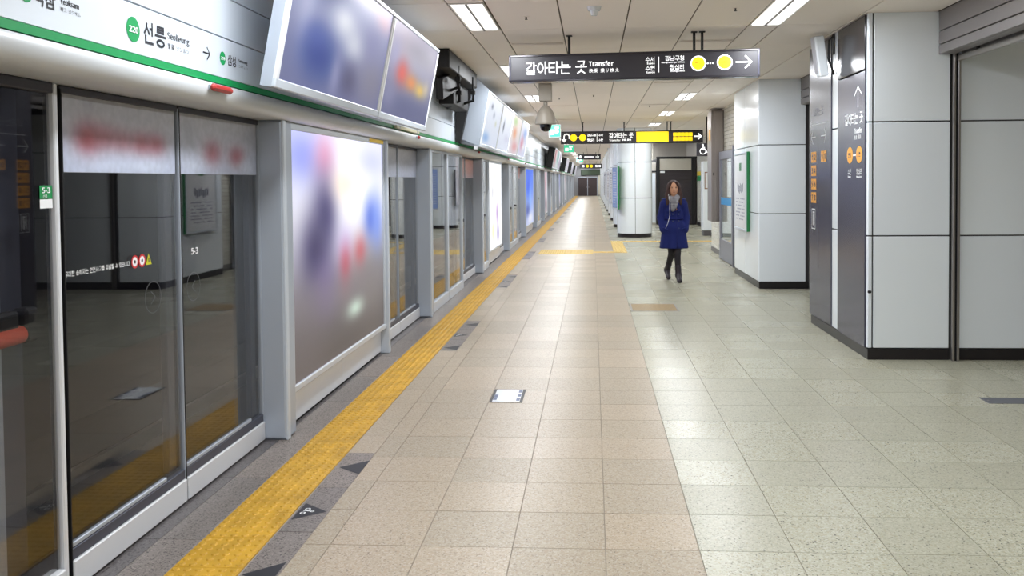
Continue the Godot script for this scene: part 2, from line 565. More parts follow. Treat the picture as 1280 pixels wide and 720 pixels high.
func make_materials() -> void:
	var warm := speckle(1, rgb(238, 230, 218), [[rgb(218, 207, 194), 26000, 2, 5], [rgb(255, 252, 248), 22000, 2, 5], [rgb(178, 165, 152), 9000, 1, 4], [rgb(110, 102, 98), 1500, 1, 3], [rgb(230, 214, 196), 7000, 2, 6]])
	var cool := speckle(2, rgb(236, 236, 226), [[rgb(214, 215, 204), 26000, 2, 5], [rgb(255, 255, 252), 22000, 2, 5], [rgb(170, 170, 158), 9000, 1, 4], [rgb(84, 84, 80), 3600, 1, 4], [rgb(222, 216, 196), 6000, 2, 5]])
	var dark := speckle(3, rgb(215, 212, 210), [[rgb(150, 146, 146), 30000, 1, 4], [rgb(255, 252, 250), 16000, 1, 4], [rgb(80, 78, 80), 12000, 1, 4]])
	M.beige = [stone(warm, rgb(184, 176, 162), .36), stone(warm, rgb(180, 173, 160), .38), stone(warm, rgb(188, 179, 165), .34)]
	M.pale = [stone(cool, rgb(184, 182, 169), .29), stone(cool, rgb(181, 179, 166), .31), stone(cool, rgb(188, 186, 173), .27)]
	M.granite = [stone(dark, rgb(158, 151, 147), .4), stone(dark, rgb(150, 144, 141), .36), stone(dark, rgb(164, 156, 151), .42)]
	M.granite_edge = stone(dark, rgb(120, 117, 119), .32)
	M.grout = mat(rgb(156, 147, 135), .9)
	var wear := noise_tex(.02, .82, 1.0, 5)
	M.tactile = mat(rgb(216, 167, 46), .5)
	M.tactile.albedo_texture = wear
	M.tactile.uv1_triplanar = true
	M.tactile.uv1_world_triplanar = true
	M.ink_black = mat(rgb(34, 35, 42), .5)
	M.ceiling = mat(rgb(248, 240, 232), .6)
	M.ceiling2 = mat(rgb(245, 237, 229), .6)
	M.ceiling_gap = mat(rgb(96, 86, 70), .9)
	M.white_panel = mat(rgb(240, 247, 253), .16)
	M.white_panel2 = mat(rgb(237, 244, 251), .18)
	M.joint = mat(rgb(58, 57, 58), .8)
	M.plinth = mat(rgb(28, 24, 28), .35)
	M.header = mat(rgb(216, 224, 234), .28, .15)
	M.header_lip = mat(rgb(206, 210, 214), .42, .1)
	M.green = mat(rgb(14, 148, 82), .45)
	M.alu = mat(rgb(180, 189, 202), .38, .3)
	M.alu_light = mat(rgb(204, 212, 222), .35, .2)
	M.white_alu = mat(rgb(222, 225, 230), .35, .1)
	M.slate = mat(rgb(74, 77, 90), .4, .2)
	M.dark_rail = mat(rgb(52, 50, 60), .5)
	M.rubber = mat(rgb(24, 24, 27), .7)
	M.black = mat(rgb(14, 13, 14), .6)
	M.steel = mat(rgb(168, 164, 160), .33, .85)
	M.sign_black = mat(rgb(52, 50, 56), .3, .1)
	M.board_slate = mat(rgb(78, 78, 92), .22, .3)
	M.board_dark = mat(rgb(52, 50, 56), .16, .3)
	M.ink_white = mat(rgb(236, 238, 240), .5)
	M.ink_dark = mat(rgb(48, 50, 58), .5)
	M.ink_grey = mat(rgb(110, 112, 118), .5)
	M.ink_orange = mat(rgb(236, 166, 64), .5)
	M.sign_glow = glow(Color(1, 1, 1), .9)
	M.sign_yellow = glow(rgb(255, 226, 0), .85, rgb(250, 220, 20))
	M.sign_green = glow(rgb(60, 210, 160), .8, rgb(40, 180, 130))
	M.lamp = glow(Color(1, .99, .98), 1.7)
	M.fixture = mat(rgb(226, 224, 220), .35, .2)
	M.red_lamp = mat(rgb(176, 50, 48), .4)
	M.bar_red = mat(rgb(214, 70, 36), .45)
	M.concrete = mat(rgb(58, 56, 58), .9)
	M.plaster = mat(rgb(206, 200, 190), .8)
	M.brown = mat(rgb(48, 40, 44), .5)
	M.brass = mat(rgb(168, 140, 92), .45, .3)
	M.poster_green = mat(rgb(24, 120, 66), .4)
	M.blue_band = mat(rgb(40, 140, 200), .4)
	M.yellow_band = mat(rgb(206, 178, 50), .5)
	M.glass = mat(Color(.05, .05, .07, .2), .015, 0.0, .48)
	M.glass.transparency = BaseMaterial3D.TRANSPARENCY_ALPHA
	M.clear_glass = mat(Color(.8, .9, .9, .12), .03)
	M.clear_glass.transparency = BaseMaterial3D.TRANSPARENCY_ALPHA
	M.tile_white = [mat(rgb(222, 221, 212), .2), mat(rgb(212, 210, 200), .2)]

# ------------------------------------------------------------------ shell
func build_shell() -> void:
	# the track side: a dark tunnel beyond the glass
	var w := structure("wall_left")
	slab(w, "tunnel_wall", Vector3(-7.2, -1.6, END_Z - .2), Vector3(-7.0, 4.2, 14.2), M.concrete)
	var tf := structure("trim_1")
	slab(tf, "track_bed", Vector3(-7.2, -1.8, END_Z - .2), Vector3(-2.32, -1.6, 14.2), M.concrete)
	slab(tf, "platform_edge_wall", Vector3(-2.32, -1.6, END_Z), Vector3(-2.16, -.02, 14.0), M.concrete)
	for xr in [-5.6, -4.1]:
		slab(tf, "rail", Vector3(xr, -1.6, END_Z), Vector3(xr + .07, -1.44, 14.0), M.steel)
	var tc := structure("trim_2")
	slab(tc, "tunnel_ceiling", Vector3(-7.2, 4.2, END_Z - .2), Vector3(-1.9, 4.4, 14.2), M.concrete)
	slab(tc, "ceiling_edge_wall", Vector3(-2.12, HC + .03, END_Z), Vector3(-1.94, 4.2, 14.0), M.concrete)
	var wb := structure("wall_back")
	slab(wb, "wall_surface", Vector3(-7.2, -1.8, 14.0), Vector3(9.2, 4.4, 14.2), M.plaster)
	var wr := structure("wall_right")
	slab(wr, "wall_surface", Vector3(9.0, -.3, -13.2), Vector3(9.2, 3.4, 14.0), M.plaster)

# ------------------------------------------------------------------ floor
func tile_mesh(sx: float, sz: float) -> Mesh:
	var key := "tile_%.3f_%.3f" % [sx, sz]
	if not cache.has(key):
		var st := st_new()
		add_tile(st, Vector3.ZERO, sx, sz)
		cache[key] = done(st)
	return cache[key]

func add_tile(st: SurfaceTool, c: Vector3, sx: float, sz: float) -> void:
	var hx := sx / 2 - .0013
	var hz := sz / 2 - .0008
	var b := .001
	var t := [Vector3(-hx + b, 0, -hz + b), Vector3(hx - b, 0, -hz + b), Vector3(hx - b, 0, hz - b), Vector3(-hx + b, 0, hz - b)]
	var l := [Vector3(-hx, -.006, -hz), Vector3(hx, -.006, -hz), Vector3(hx, -.006, hz), Vector3(-hx, -.006, hz)]
	poly(st, [c + t[0], c + t[1], c + t[2], c + t[3]], Vector3.UP)
	for i in 4:
		var j := (i + 1) % 4
		poly(st, [c + t[i], c + t[j], c + l[j], c + l[i]], (l[i] + l[j]) * Vector3(1, 0, 1))

func blocked(x0: float, x1: float, z0: float, z1: float) -> bool:
	var xc := (x0 + x1) / 2
	var zc := (z0 + z1) / 2
	if xc > 2.42 and zc < -7.75 and zc > -9.65:
		return true
	if xc > 2.42 and zc < -12.7 and zc > -14.8:
		return true
	if xc > 2.75 and zc < -14.8 and zc > -19.4:
		return true
	if xc > 3.7 and zc < -7.7:
		return true
	if xc > 2.35 and zc < -31.0:
		return true
	return false

func build_floor() -> void:
	var f := structure("floor")
	slab(f, "screed", Vector3(-2.16, -.3, END_Z), Vector3(9.2, -.004, 14.0), M.grout)
	slab(f, "screed", Vector3(2.9, -.02, -.9), Vector3(9.0, -.001, 14.0), M.pale[1])
	slab(f, "screed", Vector3(-1.45, -.02, -.9), Vector3(2.9, -.001, 14.0), M.beige[1])
	var T := .404
	var x_lines := [-1.455, -1.29]
	for n in range(-3, 14):
		x_lines.append(.044 + T * n)
	var cells := []
	var row := 0
	var z := -.876
	while z - T > END_Z:
		for i in x_lines.size() - 1:
			var x0: float = x_lines[i]
			var x1: float = x_lines[i + 1]
			var z1 := z
			var z0 := z - T
			if x1 > 4.1 and z0 < -7.7:
				continue
			if blocked(x0, x1, z0, z1):
				continue
			if i == 0 and in_block((z0 + z1) / 2):
				continue
			cells.append([x0, x1, z0, z1])
		z -= T
		row += 1
	# the 300 that show largest in view
	var rank := []
	for i in cells.size():
		var c = cells[i]
		var D: float = -(c[2] + c[3]) / 2
		var px: float = 741.0 + 1079.0 * (c[0] + c[1]) / 2 / D
		var py: float = 225.0 + 1079.0 * 1.6 / D
		var seen_ := px > -40.0 and px < 1320.0 and py < 760.0
		rank.append([(c[1] - c[0]) / (D * D * D) if seen_ else 0.0, i])
	rank.sort_custom(func(a, b): return a[0] > b[0])
	var single := {}
	for i in 300:
		single[rank[i][1]] = true
	var rest := []
	for k in 6:
		rest.append(st_new())
	for i in cells.size():
		var c = cells[i]
		var xc: float = (c[0] + c[1]) / 2
		var zc: float = (c[2] + c[3]) / 2
		var pale: bool = xc > .448
		var v := rng.randi_range(0, 2)
		var lift := rng.randf_range(-.0003, .0002)
		if single.has(i):
			part(f, "floor_tile", tile_mesh(c[1] - c[0], T), (M.pale if pale else M.beige)[v], Vector3(xc, lift, zc), Vector3(rng.randf_range(-.0005, .0005), 0, rng.randf_range(-.0005, .0005)))
		else:
			add_tile(rest[v + (3 if pale else 0)], Vector3(xc, lift, zc), c[1] - c[0], T)
	var am := ArrayMesh.new()
	for k in 6:
		rest[k].generate_normals()
		rest[k].commit(am)
		am.surface_set_material(k, (M.beige + M.pale)[k])
	var o := part(f, "far_floor_tiles", am, null)
	o.set_meta("kind", "stuff")
	# granite kerb between the tactile strip and the doors
	var k := 0
	var zz := -.5
	while zz - .808 > END_Z:
		slab(f, "granite_slab", Vector3(-1.958, -.03, zz - .806), Vector3(-1.764, 0, zz), M.granite[k % 3], .002)
		slab(f, "threshold_slab", Vector3(-2.16, -.03, zz - .806), Vector3(-1.961, 0, zz), M.granite_edge, .002)
		zz -= .808
		k += 1
	build_tactile()
	build_floor_items()

func in_block(z: float) -> bool:
	for k in range(-1, 18):
		if absf(z - (-4.12 - 4.78 * k)) < .86:
			return true
	return false

func dome_tile() -> ArrayMesh:
	var st := st_new()
	add_box(st, Vector3(0, -.008, 0), Vector3(.298, .02, .298), .002)
	var n := 6
	for i in n:
		for j in n:
			var c := Vector3((i - 2.5) * .05, .002, (j - 2.5) * .05)
			for s in 8:
				var a := TAU * s / 8.0
				var b := TAU * (s + 1) / 8.0
				var r0 := .0175
				var r1 := .0115
				var A := c + Vector3(cos(a) * r0, 0, sin(a) * r0)
				var B := c + Vector3(cos(b) * r0, 0, sin(b) * r0)
				var C := c + Vector3(cos(b) * r1, .005, sin(b) * r1)
				var D := c + Vector3(cos(a) * r1, .005, sin(a) * r1)
				poly(st, [A, B, C, D], (A + B) * .5 - c + Vector3(0, .01, 0))
				poly(st, [c + Vector3(0, .005, 0), C, D], Vector3.UP)
	return done(st)

func bar_tile() -> ArrayMesh:
	var st := st_new()
	add_box(st, Vector3(0, -.008, 0), Vector3(.298, .02, .298), .002)
	for i in 4:
		add_box(st, Vector3((i - 1.5) * .075, .003, 0), Vector3(.035, .006, .27), .002)
	return done(st)

func build_tactile() -> void:
	var dome := dome_tile()
	var bars := bar_tile()
	var s := thing("tactile_strip", "long yellow tactile strip of studded tiles running along the platform edge", "tactile paving")
	var z := -.6
	while z > END_Z + .3:
		part(s, "tactile_tile", dome, M.tactile, Vector3(-1.609, .002, z))
		z -= .3
	var worn := mat(rgb(212, 184, 112), .6)
	var g := thing("tactile_branch", "yellow tactile paving branching off across the platform towards the round column", "tactile paving")
	for i in 2:
		for j in 4:
			part(g, "tactile_tile", dome, worn, Vector3(-1.05 + .3 * i, .003, -18.78 - .3 * j))
	for i in 2:
		for j in 4:
			part(g, "tactile_tile", bars, worn, Vector3(-.45 + .3 * i, .003, -18.78 - .3 * j))
	for i in 2:
		part(g, "tactile_tile", bars, worn, Vector3(.15 + .3 * i, .003, -19.1), Vector3(0, PI / 2, 0))
	for j in 12:
		part(g, "tactile_tile", dome, worn, Vector3(.6, .003, -19.1 - .3 * j))
	for i in 9:
		part(g, "tactile_tile", bars, worn, Vector3(.9 + .3 * i, .003, -22.4), Vector3(0, PI / 2, 0))

func build_floor_items() -> void:
	# waiting marks in front of each door
	for k in range(-1, 17):
		var zc := -4.12 - 4.78 * k
		var b := thing("waiting_mark", "grey granite strip with dark arrowheads beside the yellow strip before a platform door", "floor marking", Vector3(-1.372, 0, zc), 0.0, "waiting marks before the platform doors")
		if k >= 0 and k < 9:
			b.set_meta("label", "grey floor strip with dark arrowheads before the %s platform door from the white jamb" % ORD[k])
		for j in 3:
			part(b, "granite_slab", boxm(Vector3(.16, .03, .57), .002), M.granite[(j + k + 3) % 3], Vector3(0, -.0148, .575 - .575 * j))
		var tris := [[-.06, -.6, .085, -.72, .085, -.49], [-.07, .15, .075, .045, -.07, -.06], [-.07, .72, .075, .6, .075, .83]]
		for t in tris:
			var st := st_new()
			poly(st, [Vector3(t[0], .0012, t[1]), Vector3(t[2] * .96, .0012, t[3]), Vector3(t[4] * .96, .0012, t[5])], Vector3.UP)
			part(b, "arrowhead", done(st), M.ink_black)
		if k < 3:
			var st := st_new()
			add_text(st, "-", Vector2(-.05, -.02), .04, .2)
			add_disc(st, Vector2(-.035, .02), .014, 0, .008)
			add_disc(st, Vector2(-.035, -.03), .014, 0, .008)
			add_disc(st, Vector2(.0, .0), .01, 0, .005)
			part(b, "footprint", done(st), M.ink_white, Vector3(0, .0016, .045), Vector3(-PI / 2, -.2, 0))
	# lit panel set in the floor; near-white colour stands for its glow, no emission
	var p := thing("floor_sign", "small lit information panel, its glow painted as glossy white, set flush into the floor tiles", "floor sign", Vector3(-.64, 0, -6.35))
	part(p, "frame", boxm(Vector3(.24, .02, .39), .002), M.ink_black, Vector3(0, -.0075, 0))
	part(p, "painted_glow_plate", boxm(Vector3(.2, .01, .36), .001), mat(rgb(244, 249, 253), .12), Vector3(0, -.0008, 0))
	for q in [[-.085, .1], [-.085, .02], [.085, .12], [.085, .0], [.085, -.12]]:
		part(p, "corner_mark", boxm(Vector3(.026, .002, .07)), mat(rgb(70, 86, 120), .4), Vector3(q[0], .0048, q[1]))
	var h := thing("floor_hatch", "worn brass-coloured square hatch plate in the pale floor in front of the walking person", "hatch", Vector3(.75, 0, -10.81))
	part(h, "plate", boxm(Vector3(.55, .02, .59), .003), stone(noise_tex(.05, .6, 1.0, 9), rgb(182, 152, 100), .4, 3.0), Vector3(0, -.0072, 0))
	for e in [[0, .3, .57, .02], [0, -.3, .57, .02], [.28, 0, .02, .6], [-.28, 0, .02, .6]]:
		part(h, "rim", boxm(Vector3(e[2], .012, e[3]), .002), M.steel, Vector3(e[0], -.002, e[1]))
	var g := thing("floor_plate", "narrow dull grey metal plate let into the floor before the right wall", "floor plate", Vector3(3.08, 0, -6.305))
	part(g, "plate", boxm(Vector3(.6, .016, .165), .002), mat(rgb(106, 108, 116), .45, .4), Vector3(0, -.0055, 0))
	for x in [-.27, .27]:
		part(g, "screw", lathe([Vector2(0, .0032), Vector2(.008, .003), Vector2(.009, .001)], 12), M.steel, Vector3(x, 0, 0))

# ------------------------------------------------------------------ ceiling
const CX := [-1.9, -1.75, -1.168, -.858, -.276, .312, .886, 1.463, 1.75, 2.36, 2.99, 3.7]
const CROW := 1.255
const CZ0 := -8.19        # a cross joint; lamps end here every third row

func lamp_row(k: int) -> bool:
	return posmod(k, 3) == 0

func build_ceiling() -> void:
	var c := structure("ceiling")
	slab(c, "ceiling_slab", Vector3(-2.1, HC + .012, END_Z), Vector3(9.2, HC + .3, 14.2), M.ceiling_gap)
	slab(c, "side_ceiling", Vector3(3.3, HC, -7.72), Vector3(9.1, HC + .013, 14.0), M.ceiling)
	slab(c, "side_ceiling", Vector3(3.3, HC, -12.7), Vector3(9.1, HC + .013, -9.6), M.ceiling)
	var rest := st_new()
	for k in range(-17, 64):
		# row k spans z from CZ0 - CROW * k to that + CROW
		var z0 := CZ0 - CROW * k
		var z1 := z0 + CROW
		if z0 < END_Z:
			continue
		for i in CX.size() - 1:
			if (i == 2 or i == 7) and lamp_row(k):
				continue
			if i == CX.size() - 2 and (z0 > -15.5 or z0 < -35):
				continue
			if i == CX.size() - 3 and z0 < -35:
				continue
			var x0: float = CX[i] + .006
			var x1: float = CX[i + 1] - .006
			var ctr := Vector3((x0 + x1) / 2, HC + .006, (z0 + z1) / 2)
			var s := Vector3(x1 - x0, .012, CROW - .006)
			if k >= -1 and k <= 26:
				part(c, "ceiling_panel", boxm(s, .002), M.ceiling if (k + i) % 3 else M.ceiling2, ctr)
			else:
				add_box(rest, ctr, s)
	var o := part(c, "far_ceiling_panels", done(rest), M.ceiling)
	o.set_meta("kind", "stuff")

func build_lights() -> void:
	var proto: Node3D = null
	for side in [-1.013, 1.6065]:
		var k := -15
		while CZ0 - CROW * k > END_Z:
			var zc := CZ0 - CROW * k + CROW / 2
			var lab := "recessed twin-tube ceiling light in the row above the platform edge" if side < 0 else "recessed twin-tube ceiling light in the row beside the white pillars"
			var grp := "ceiling lights along the platform edge" if side < 0 else "ceiling lights beside the pillars"
			var nth := k / 3      # the lamp just short of the transfer sign is number 0
			if nth >= 0 and nth < 8:
				lab = "twin-tube ceiling light %s, %s from the transfer sign" % ["above the platform edge" if side < 0 else "beside the pillar row", "just short" if nth == 0 else "%s beyond it, counted" % ORD[nth - 1]]
			var o: Node3D
			if proto == null:
				proto = thing("ceiling_light", lab, "ceiling light", Vector3(side, HC, zc), 0.0, grp)
				var L := CROW - .03
				part(proto, "tray", boxm(Vector3(.278, .012, L), .002), M.fixture, Vector3(0, .007, 0))
				for x in [-.139, .139]:
					part(proto, "rim", boxm(Vector3(.014, .022, L), .003), M.fixture, Vector3(x, .002, 0))
				for zz in [-L / 2, L / 2]:
					part(proto, "rim", boxm(Vector3(.28, .022, .014), .003), M.fixture, Vector3(0, .002, zz))
				for x in [-.068, .068]:
					part(proto, "glowing_tube_lens", boxm(Vector3(.116, .014, L - .03), .005), M.lamp, Vector3(x, -.002, 0))
				part(proto, "divider", boxm(Vector3(.016, .03, L - .02), .003), mat(rgb(120, 118, 116), .5), Vector3(0, -.002, 0))
				area_light(proto, Vector3(0, -.022, 0), Vector3(-PI / 2, 0, 0), Vector2(.26, L - .03), LAMP_ENERGY, Color(.97, .985, 1))
				o = proto
			else:
				o = copy(proto, "ceiling_light")
				o.position = Vector3(side, HC, zc)
				tag(o, lab, "ceiling light", grp)
			k += 3

# ------------------------------------------------------------------ header over the doors
func build_header() -> void:
	var h := thing("door_header", "long white fascia above the platform doors with green line and station names", "header")
	var lip := PackedVector2Array([Vector2(-1.875, 2.096), Vector2(-1.848, 2.09), Vector2(-1.836, 2.075), Vector2(-1.832, 2.055), Vector2(-1.838, 2.03), Vector2(-1.852, 2.008), Vector2(-1.872, 1.992), Vector2(-1.9, 1.986), Vector2(-1.95, 1.986), Vector2(-2.16, 1.986), Vector2(-2.16, 2.096), Vector2(-1.95, 2.096)])
	var edges := [14.0]
	for k in range(-1, 18):
		edges.append(-1.75 - 4.81 * k)
	edges.append(END_Z)
	edges.sort()
	edges.reverse()
	var sign_panel: MeshInstance3D = null
	for i in edges.size() - 1:
		var z1: float = edges[i] - .002
		var z0: float = edges[i + 1] + .002
		part(h, "rounded_lip", prism(lip, z0, z1, true), M.header_lip)
		slab(h, "green_stripe", Vector3(-2.0, 2.098, z0), Vector3(-1.858, 2.129, z1), M.green)
		var s := slab(h, "sign_panel", Vector3(-2.0, 2.131, z0), Vector3(-1.86, 2.332, z1), M.header, .002)
		if z1 > -3.5 and z0 < -3.5:
			sign_panel = s
		slab(h, "upper_panel", Vector3(-2.0, 2.338, z0), Vector3(-1.86, 2.542, z1), M.header, .002)
		slab(h, "upper_panel", Vector3(-2.0, 2.548, z0), Vector3(-1.86, HC, z1), M.header, .002)
	slab(h, "backing", Vector3(-2.1, 1.99, END_Z), Vector3(-1.93, HC + .05, 14.0), M.joint)
	# station names printed on the fascia
	var R := Vector3(0, PI / 2, 0)
	var X := -1.8585
	var off: Vector3 = sign_panel.position
	var at := func(y: float, z: float, lift := 0.0) -> Vector3: return Vector3(X + lift, y, z) - off
	for d in [[-3.42, 2.227, .051, "220", .07, .026], [-4.27, 2.229, .034, "219", .044, .017], [-2.755, 2.235, .034, "221", .044, .017]]:
		var st := st_new()
		add_disc(st, Vector2.ZERO, d[2])
		part(sign_panel, "line_number_disc", done(st), M.green, at.call(d[1], d[0]), R)
		latin(sign_panel, d[3], at.call(d[1] - d[5] / 2, d[0] + d[4] / 2, .002), d[4], d[5], M.ink_white, R)
	strokes(sign_panel, "선릉", at.call(2.19, -3.505), .084, M.ink_dark, R, .13, 1.14)
	latin(sign_panel, "Seolleung", at.call(2.229, -3.705), .203, .038, M.ink_dark, R, false)
	strokes(sign_panel, "宣陵 ソンルン", at.call(2.192, -3.705), .0265, M.ink_grey, R, .09, 1.22)
	strokes(sign_panel, "→", at.call(2.192, -4.05), .074, M.ink_dark, R, .1)
	strokes(sign_panel, "삼성", at.call(2.205, -4.33), .05, M.ink_dark, R, .13, 1.14)
	latin(sign_panel, "Samseong", at.call(2.232, -4.467), .115, .021, M.ink_dark, R, false)
	strokes(sign_panel, "三成 サムソン", at.call(2.208, -4.467), .016, M.ink_grey, R, .09, 1.2)
	strokes(sign_panel, "역삼", at.call(2.205, -2.802), .05, M.ink_dark, R, .13, 1.14)
	latin(sign_panel, "Yeoksam", at.call(2.234, -2.94), .11, .021, M.ink_dark, R, false)
	strokes(sign_panel, "驛三 ヨクサム", at.call(2.208, -2.94), .016, M.ink_grey, R, .09, 1.2)
	# warning lamps on the lip, one over each door
	for k in range(-1, 17):
		var lamp := thing("door_warning_lamp", "small red lamp bar on the header above a platform door" if k != 0 else "red lamp bar on the header under the arrow beside the station name", "lamp", Vector3(-1.822, 2.06, -4.14 - 4.8 * k), 0.0, "" if k == 0 else "red door lamps along the header")
		if k > 0 and k < 9:
			lamp.set_meta("label", "small red lamp on the header above the %s platform door from the white jamb" % ORD[k])
		var big := 1.0 if k == 0 else .3
		part(lamp, "lens", boxm(Vector3(.03, .034, .22 * big), .012), M.red_lamp, Vector3(.012, 0, 0))
		part(lamp, "mount", boxm(Vector3(.012, .028, .2 * big), .003), M.alu, Vector3(-.004, 0, 0))
	var lb := thing("header_label", "pale label strip stuck on the green line above the second door", "label", Vector3(-1.84, 2.116, -8.53))
	part(lb, "strip", boxm(Vector3(.03, .03, 1.05), .004), mat(rgb(226, 222, 190), .5), Vector3.ZERO)
	for z in [-.4, .4]:
		part(lb, "clip", boxm(Vector3(.034, .036, .02), .003), M.alu, Vector3(0, 0, z))

# ------------------------------------------------------------------ platform doors
const ORD := ["first", "second", "third", "fourth", "fifth", "sixth", "seventh", "eighth", "ninth"]
var leaf_cache := {}

# one sliding leaf of length L; local z runs from -L/2 to L/2, origin on the floor in the glass plane
func make_leaf(L: float, band: Material, label: String, group: String) -> Node3D:
	var o := thing("platform_door_leaf", label, "door", Vector3.ZERO, 0.0, group)
	part(o, "bottom_rail", boxm(Vector3(.05, .112, L - .008), .004), M.white_alu, Vector3(.0, .066, 0))
	part(o, "lower_border", boxm(Vector3(.03, .046, L - .01), .002), M.slate, Vector3(.0, .146, 0))
	part(o, "inner_ledge", boxm(Vector3(.02, .02, L - .2), .003), M.alu, Vector3(.001, .18, .08))
	part(o, "glass_pane", boxm(Vector3(.01, 1.79, L - .012)), M.glass, Vector3(.0, 1.06, 0))
	part(o, "frosted_band", print_quad(L - .05, .31), band, Vector3(.0062, 1.803, 0), Vector3(0, PI / 2, 0))
	part(o, "top_rail", boxm(Vector3(.045, .03, L - .01), .003), M.dark_rail, Vector3(-.01, 1.969, 0))
	for s in [-1, 1]:
		part(o, "stile", boxm(Vector3(.035, 1.78, .07), .004), M.slate, Vector3(-.045, 1.06, s * (L / 2 - .042)))
		part(o, "edge_trim", boxm(Vector3(.03, 1.94, .005), .001), M.alu if s < 0 else M.rubber, Vector3(.002, 1.0, s * (L / 2 - .004)))
	return o

# fixed pane between two z values
func fixed_pane(z_near: float, z_far: float, label: String, group: String) -> Node3D:
	var L := z_near - z_far
	var o := thing("fixed_glass_panel", label, "glass panel", Vector3(-1.965, 0, (z_near + z_far) / 2), 0.0, group)
	part(o, "bottom_rail", boxm(Vector3(.06, .12, L - .006), .004), M.alu_light, Vector3(0, .062, 0))
	part(o, "glass_pane", boxm(Vector3(.01, 1.83, L - .02)), M.glass, Vector3(0, 1.04, 0))
	part(o, "top_rail", boxm(Vector3(.05, .03, L - .006), .003), M.alu, Vector3(0, 1.97, 0))
	for s in [-1, 1]:
		part(o, "stile", boxm(Vector3(.055, 1.84, .03), .004), M.alu_light, Vector3(0, 1.04, s * (L / 2 - .017)))
	return o

func ad_case(n: String, label: String, z_near: float, z_far: float, tex: Texture2D, e: float, x := -1.94) -> Node3D:
	var L := z_near - z_far
	var o := thing(n, label, "advertisement", Vector3(x, 0, (z_near + z_far) / 2))
	part(o, "case", boxm(Vector3(.12, 1.73, L - .004), .004), M.alu, Vector3(-.065, 1.115, 0))
	for s in [[0, .262, L, .045], [0, 1.962, L, .045]]:
		part(o, "frame_rail", boxm(Vector3(.03, s[3], L - .004), .005), M.alu_light, Vector3(.0, s[1], 0))
	for s in [-1, 1]:
		part(o, "frame_stile", boxm(Vector3(.03, 1.66, .045), .005), M.alu_light, Vector3(0, 1.115, s * (L / 2 - .025)))
	part(o, "backlit_print", print_quad(L - .09, 1.665), lit_print(tex, e), Vector3(.0, 1.115, 0), Vector3(0, PI / 2, 0))
	var half := (L - .012) / 2
	for s in [-1, 1]:
		part(o, "skirting_panel", boxm(Vector3(.03, .215, half), .003), M.white_alu, Vector3(-.055, .127, s * (half / 2 + .003)))
	part(o, "shadow_gap", boxm(Vector3(.02, .02, L - .01)), M.rubber, Vector3(-.06, .01, 0))
	area_light(o, Vector3(.03, 1.3, 0), Vector3(0, -PI / 2, 0), Vector2(L - .2, 1.2), .25 * e, rgb(235, 235, 255))
	return o

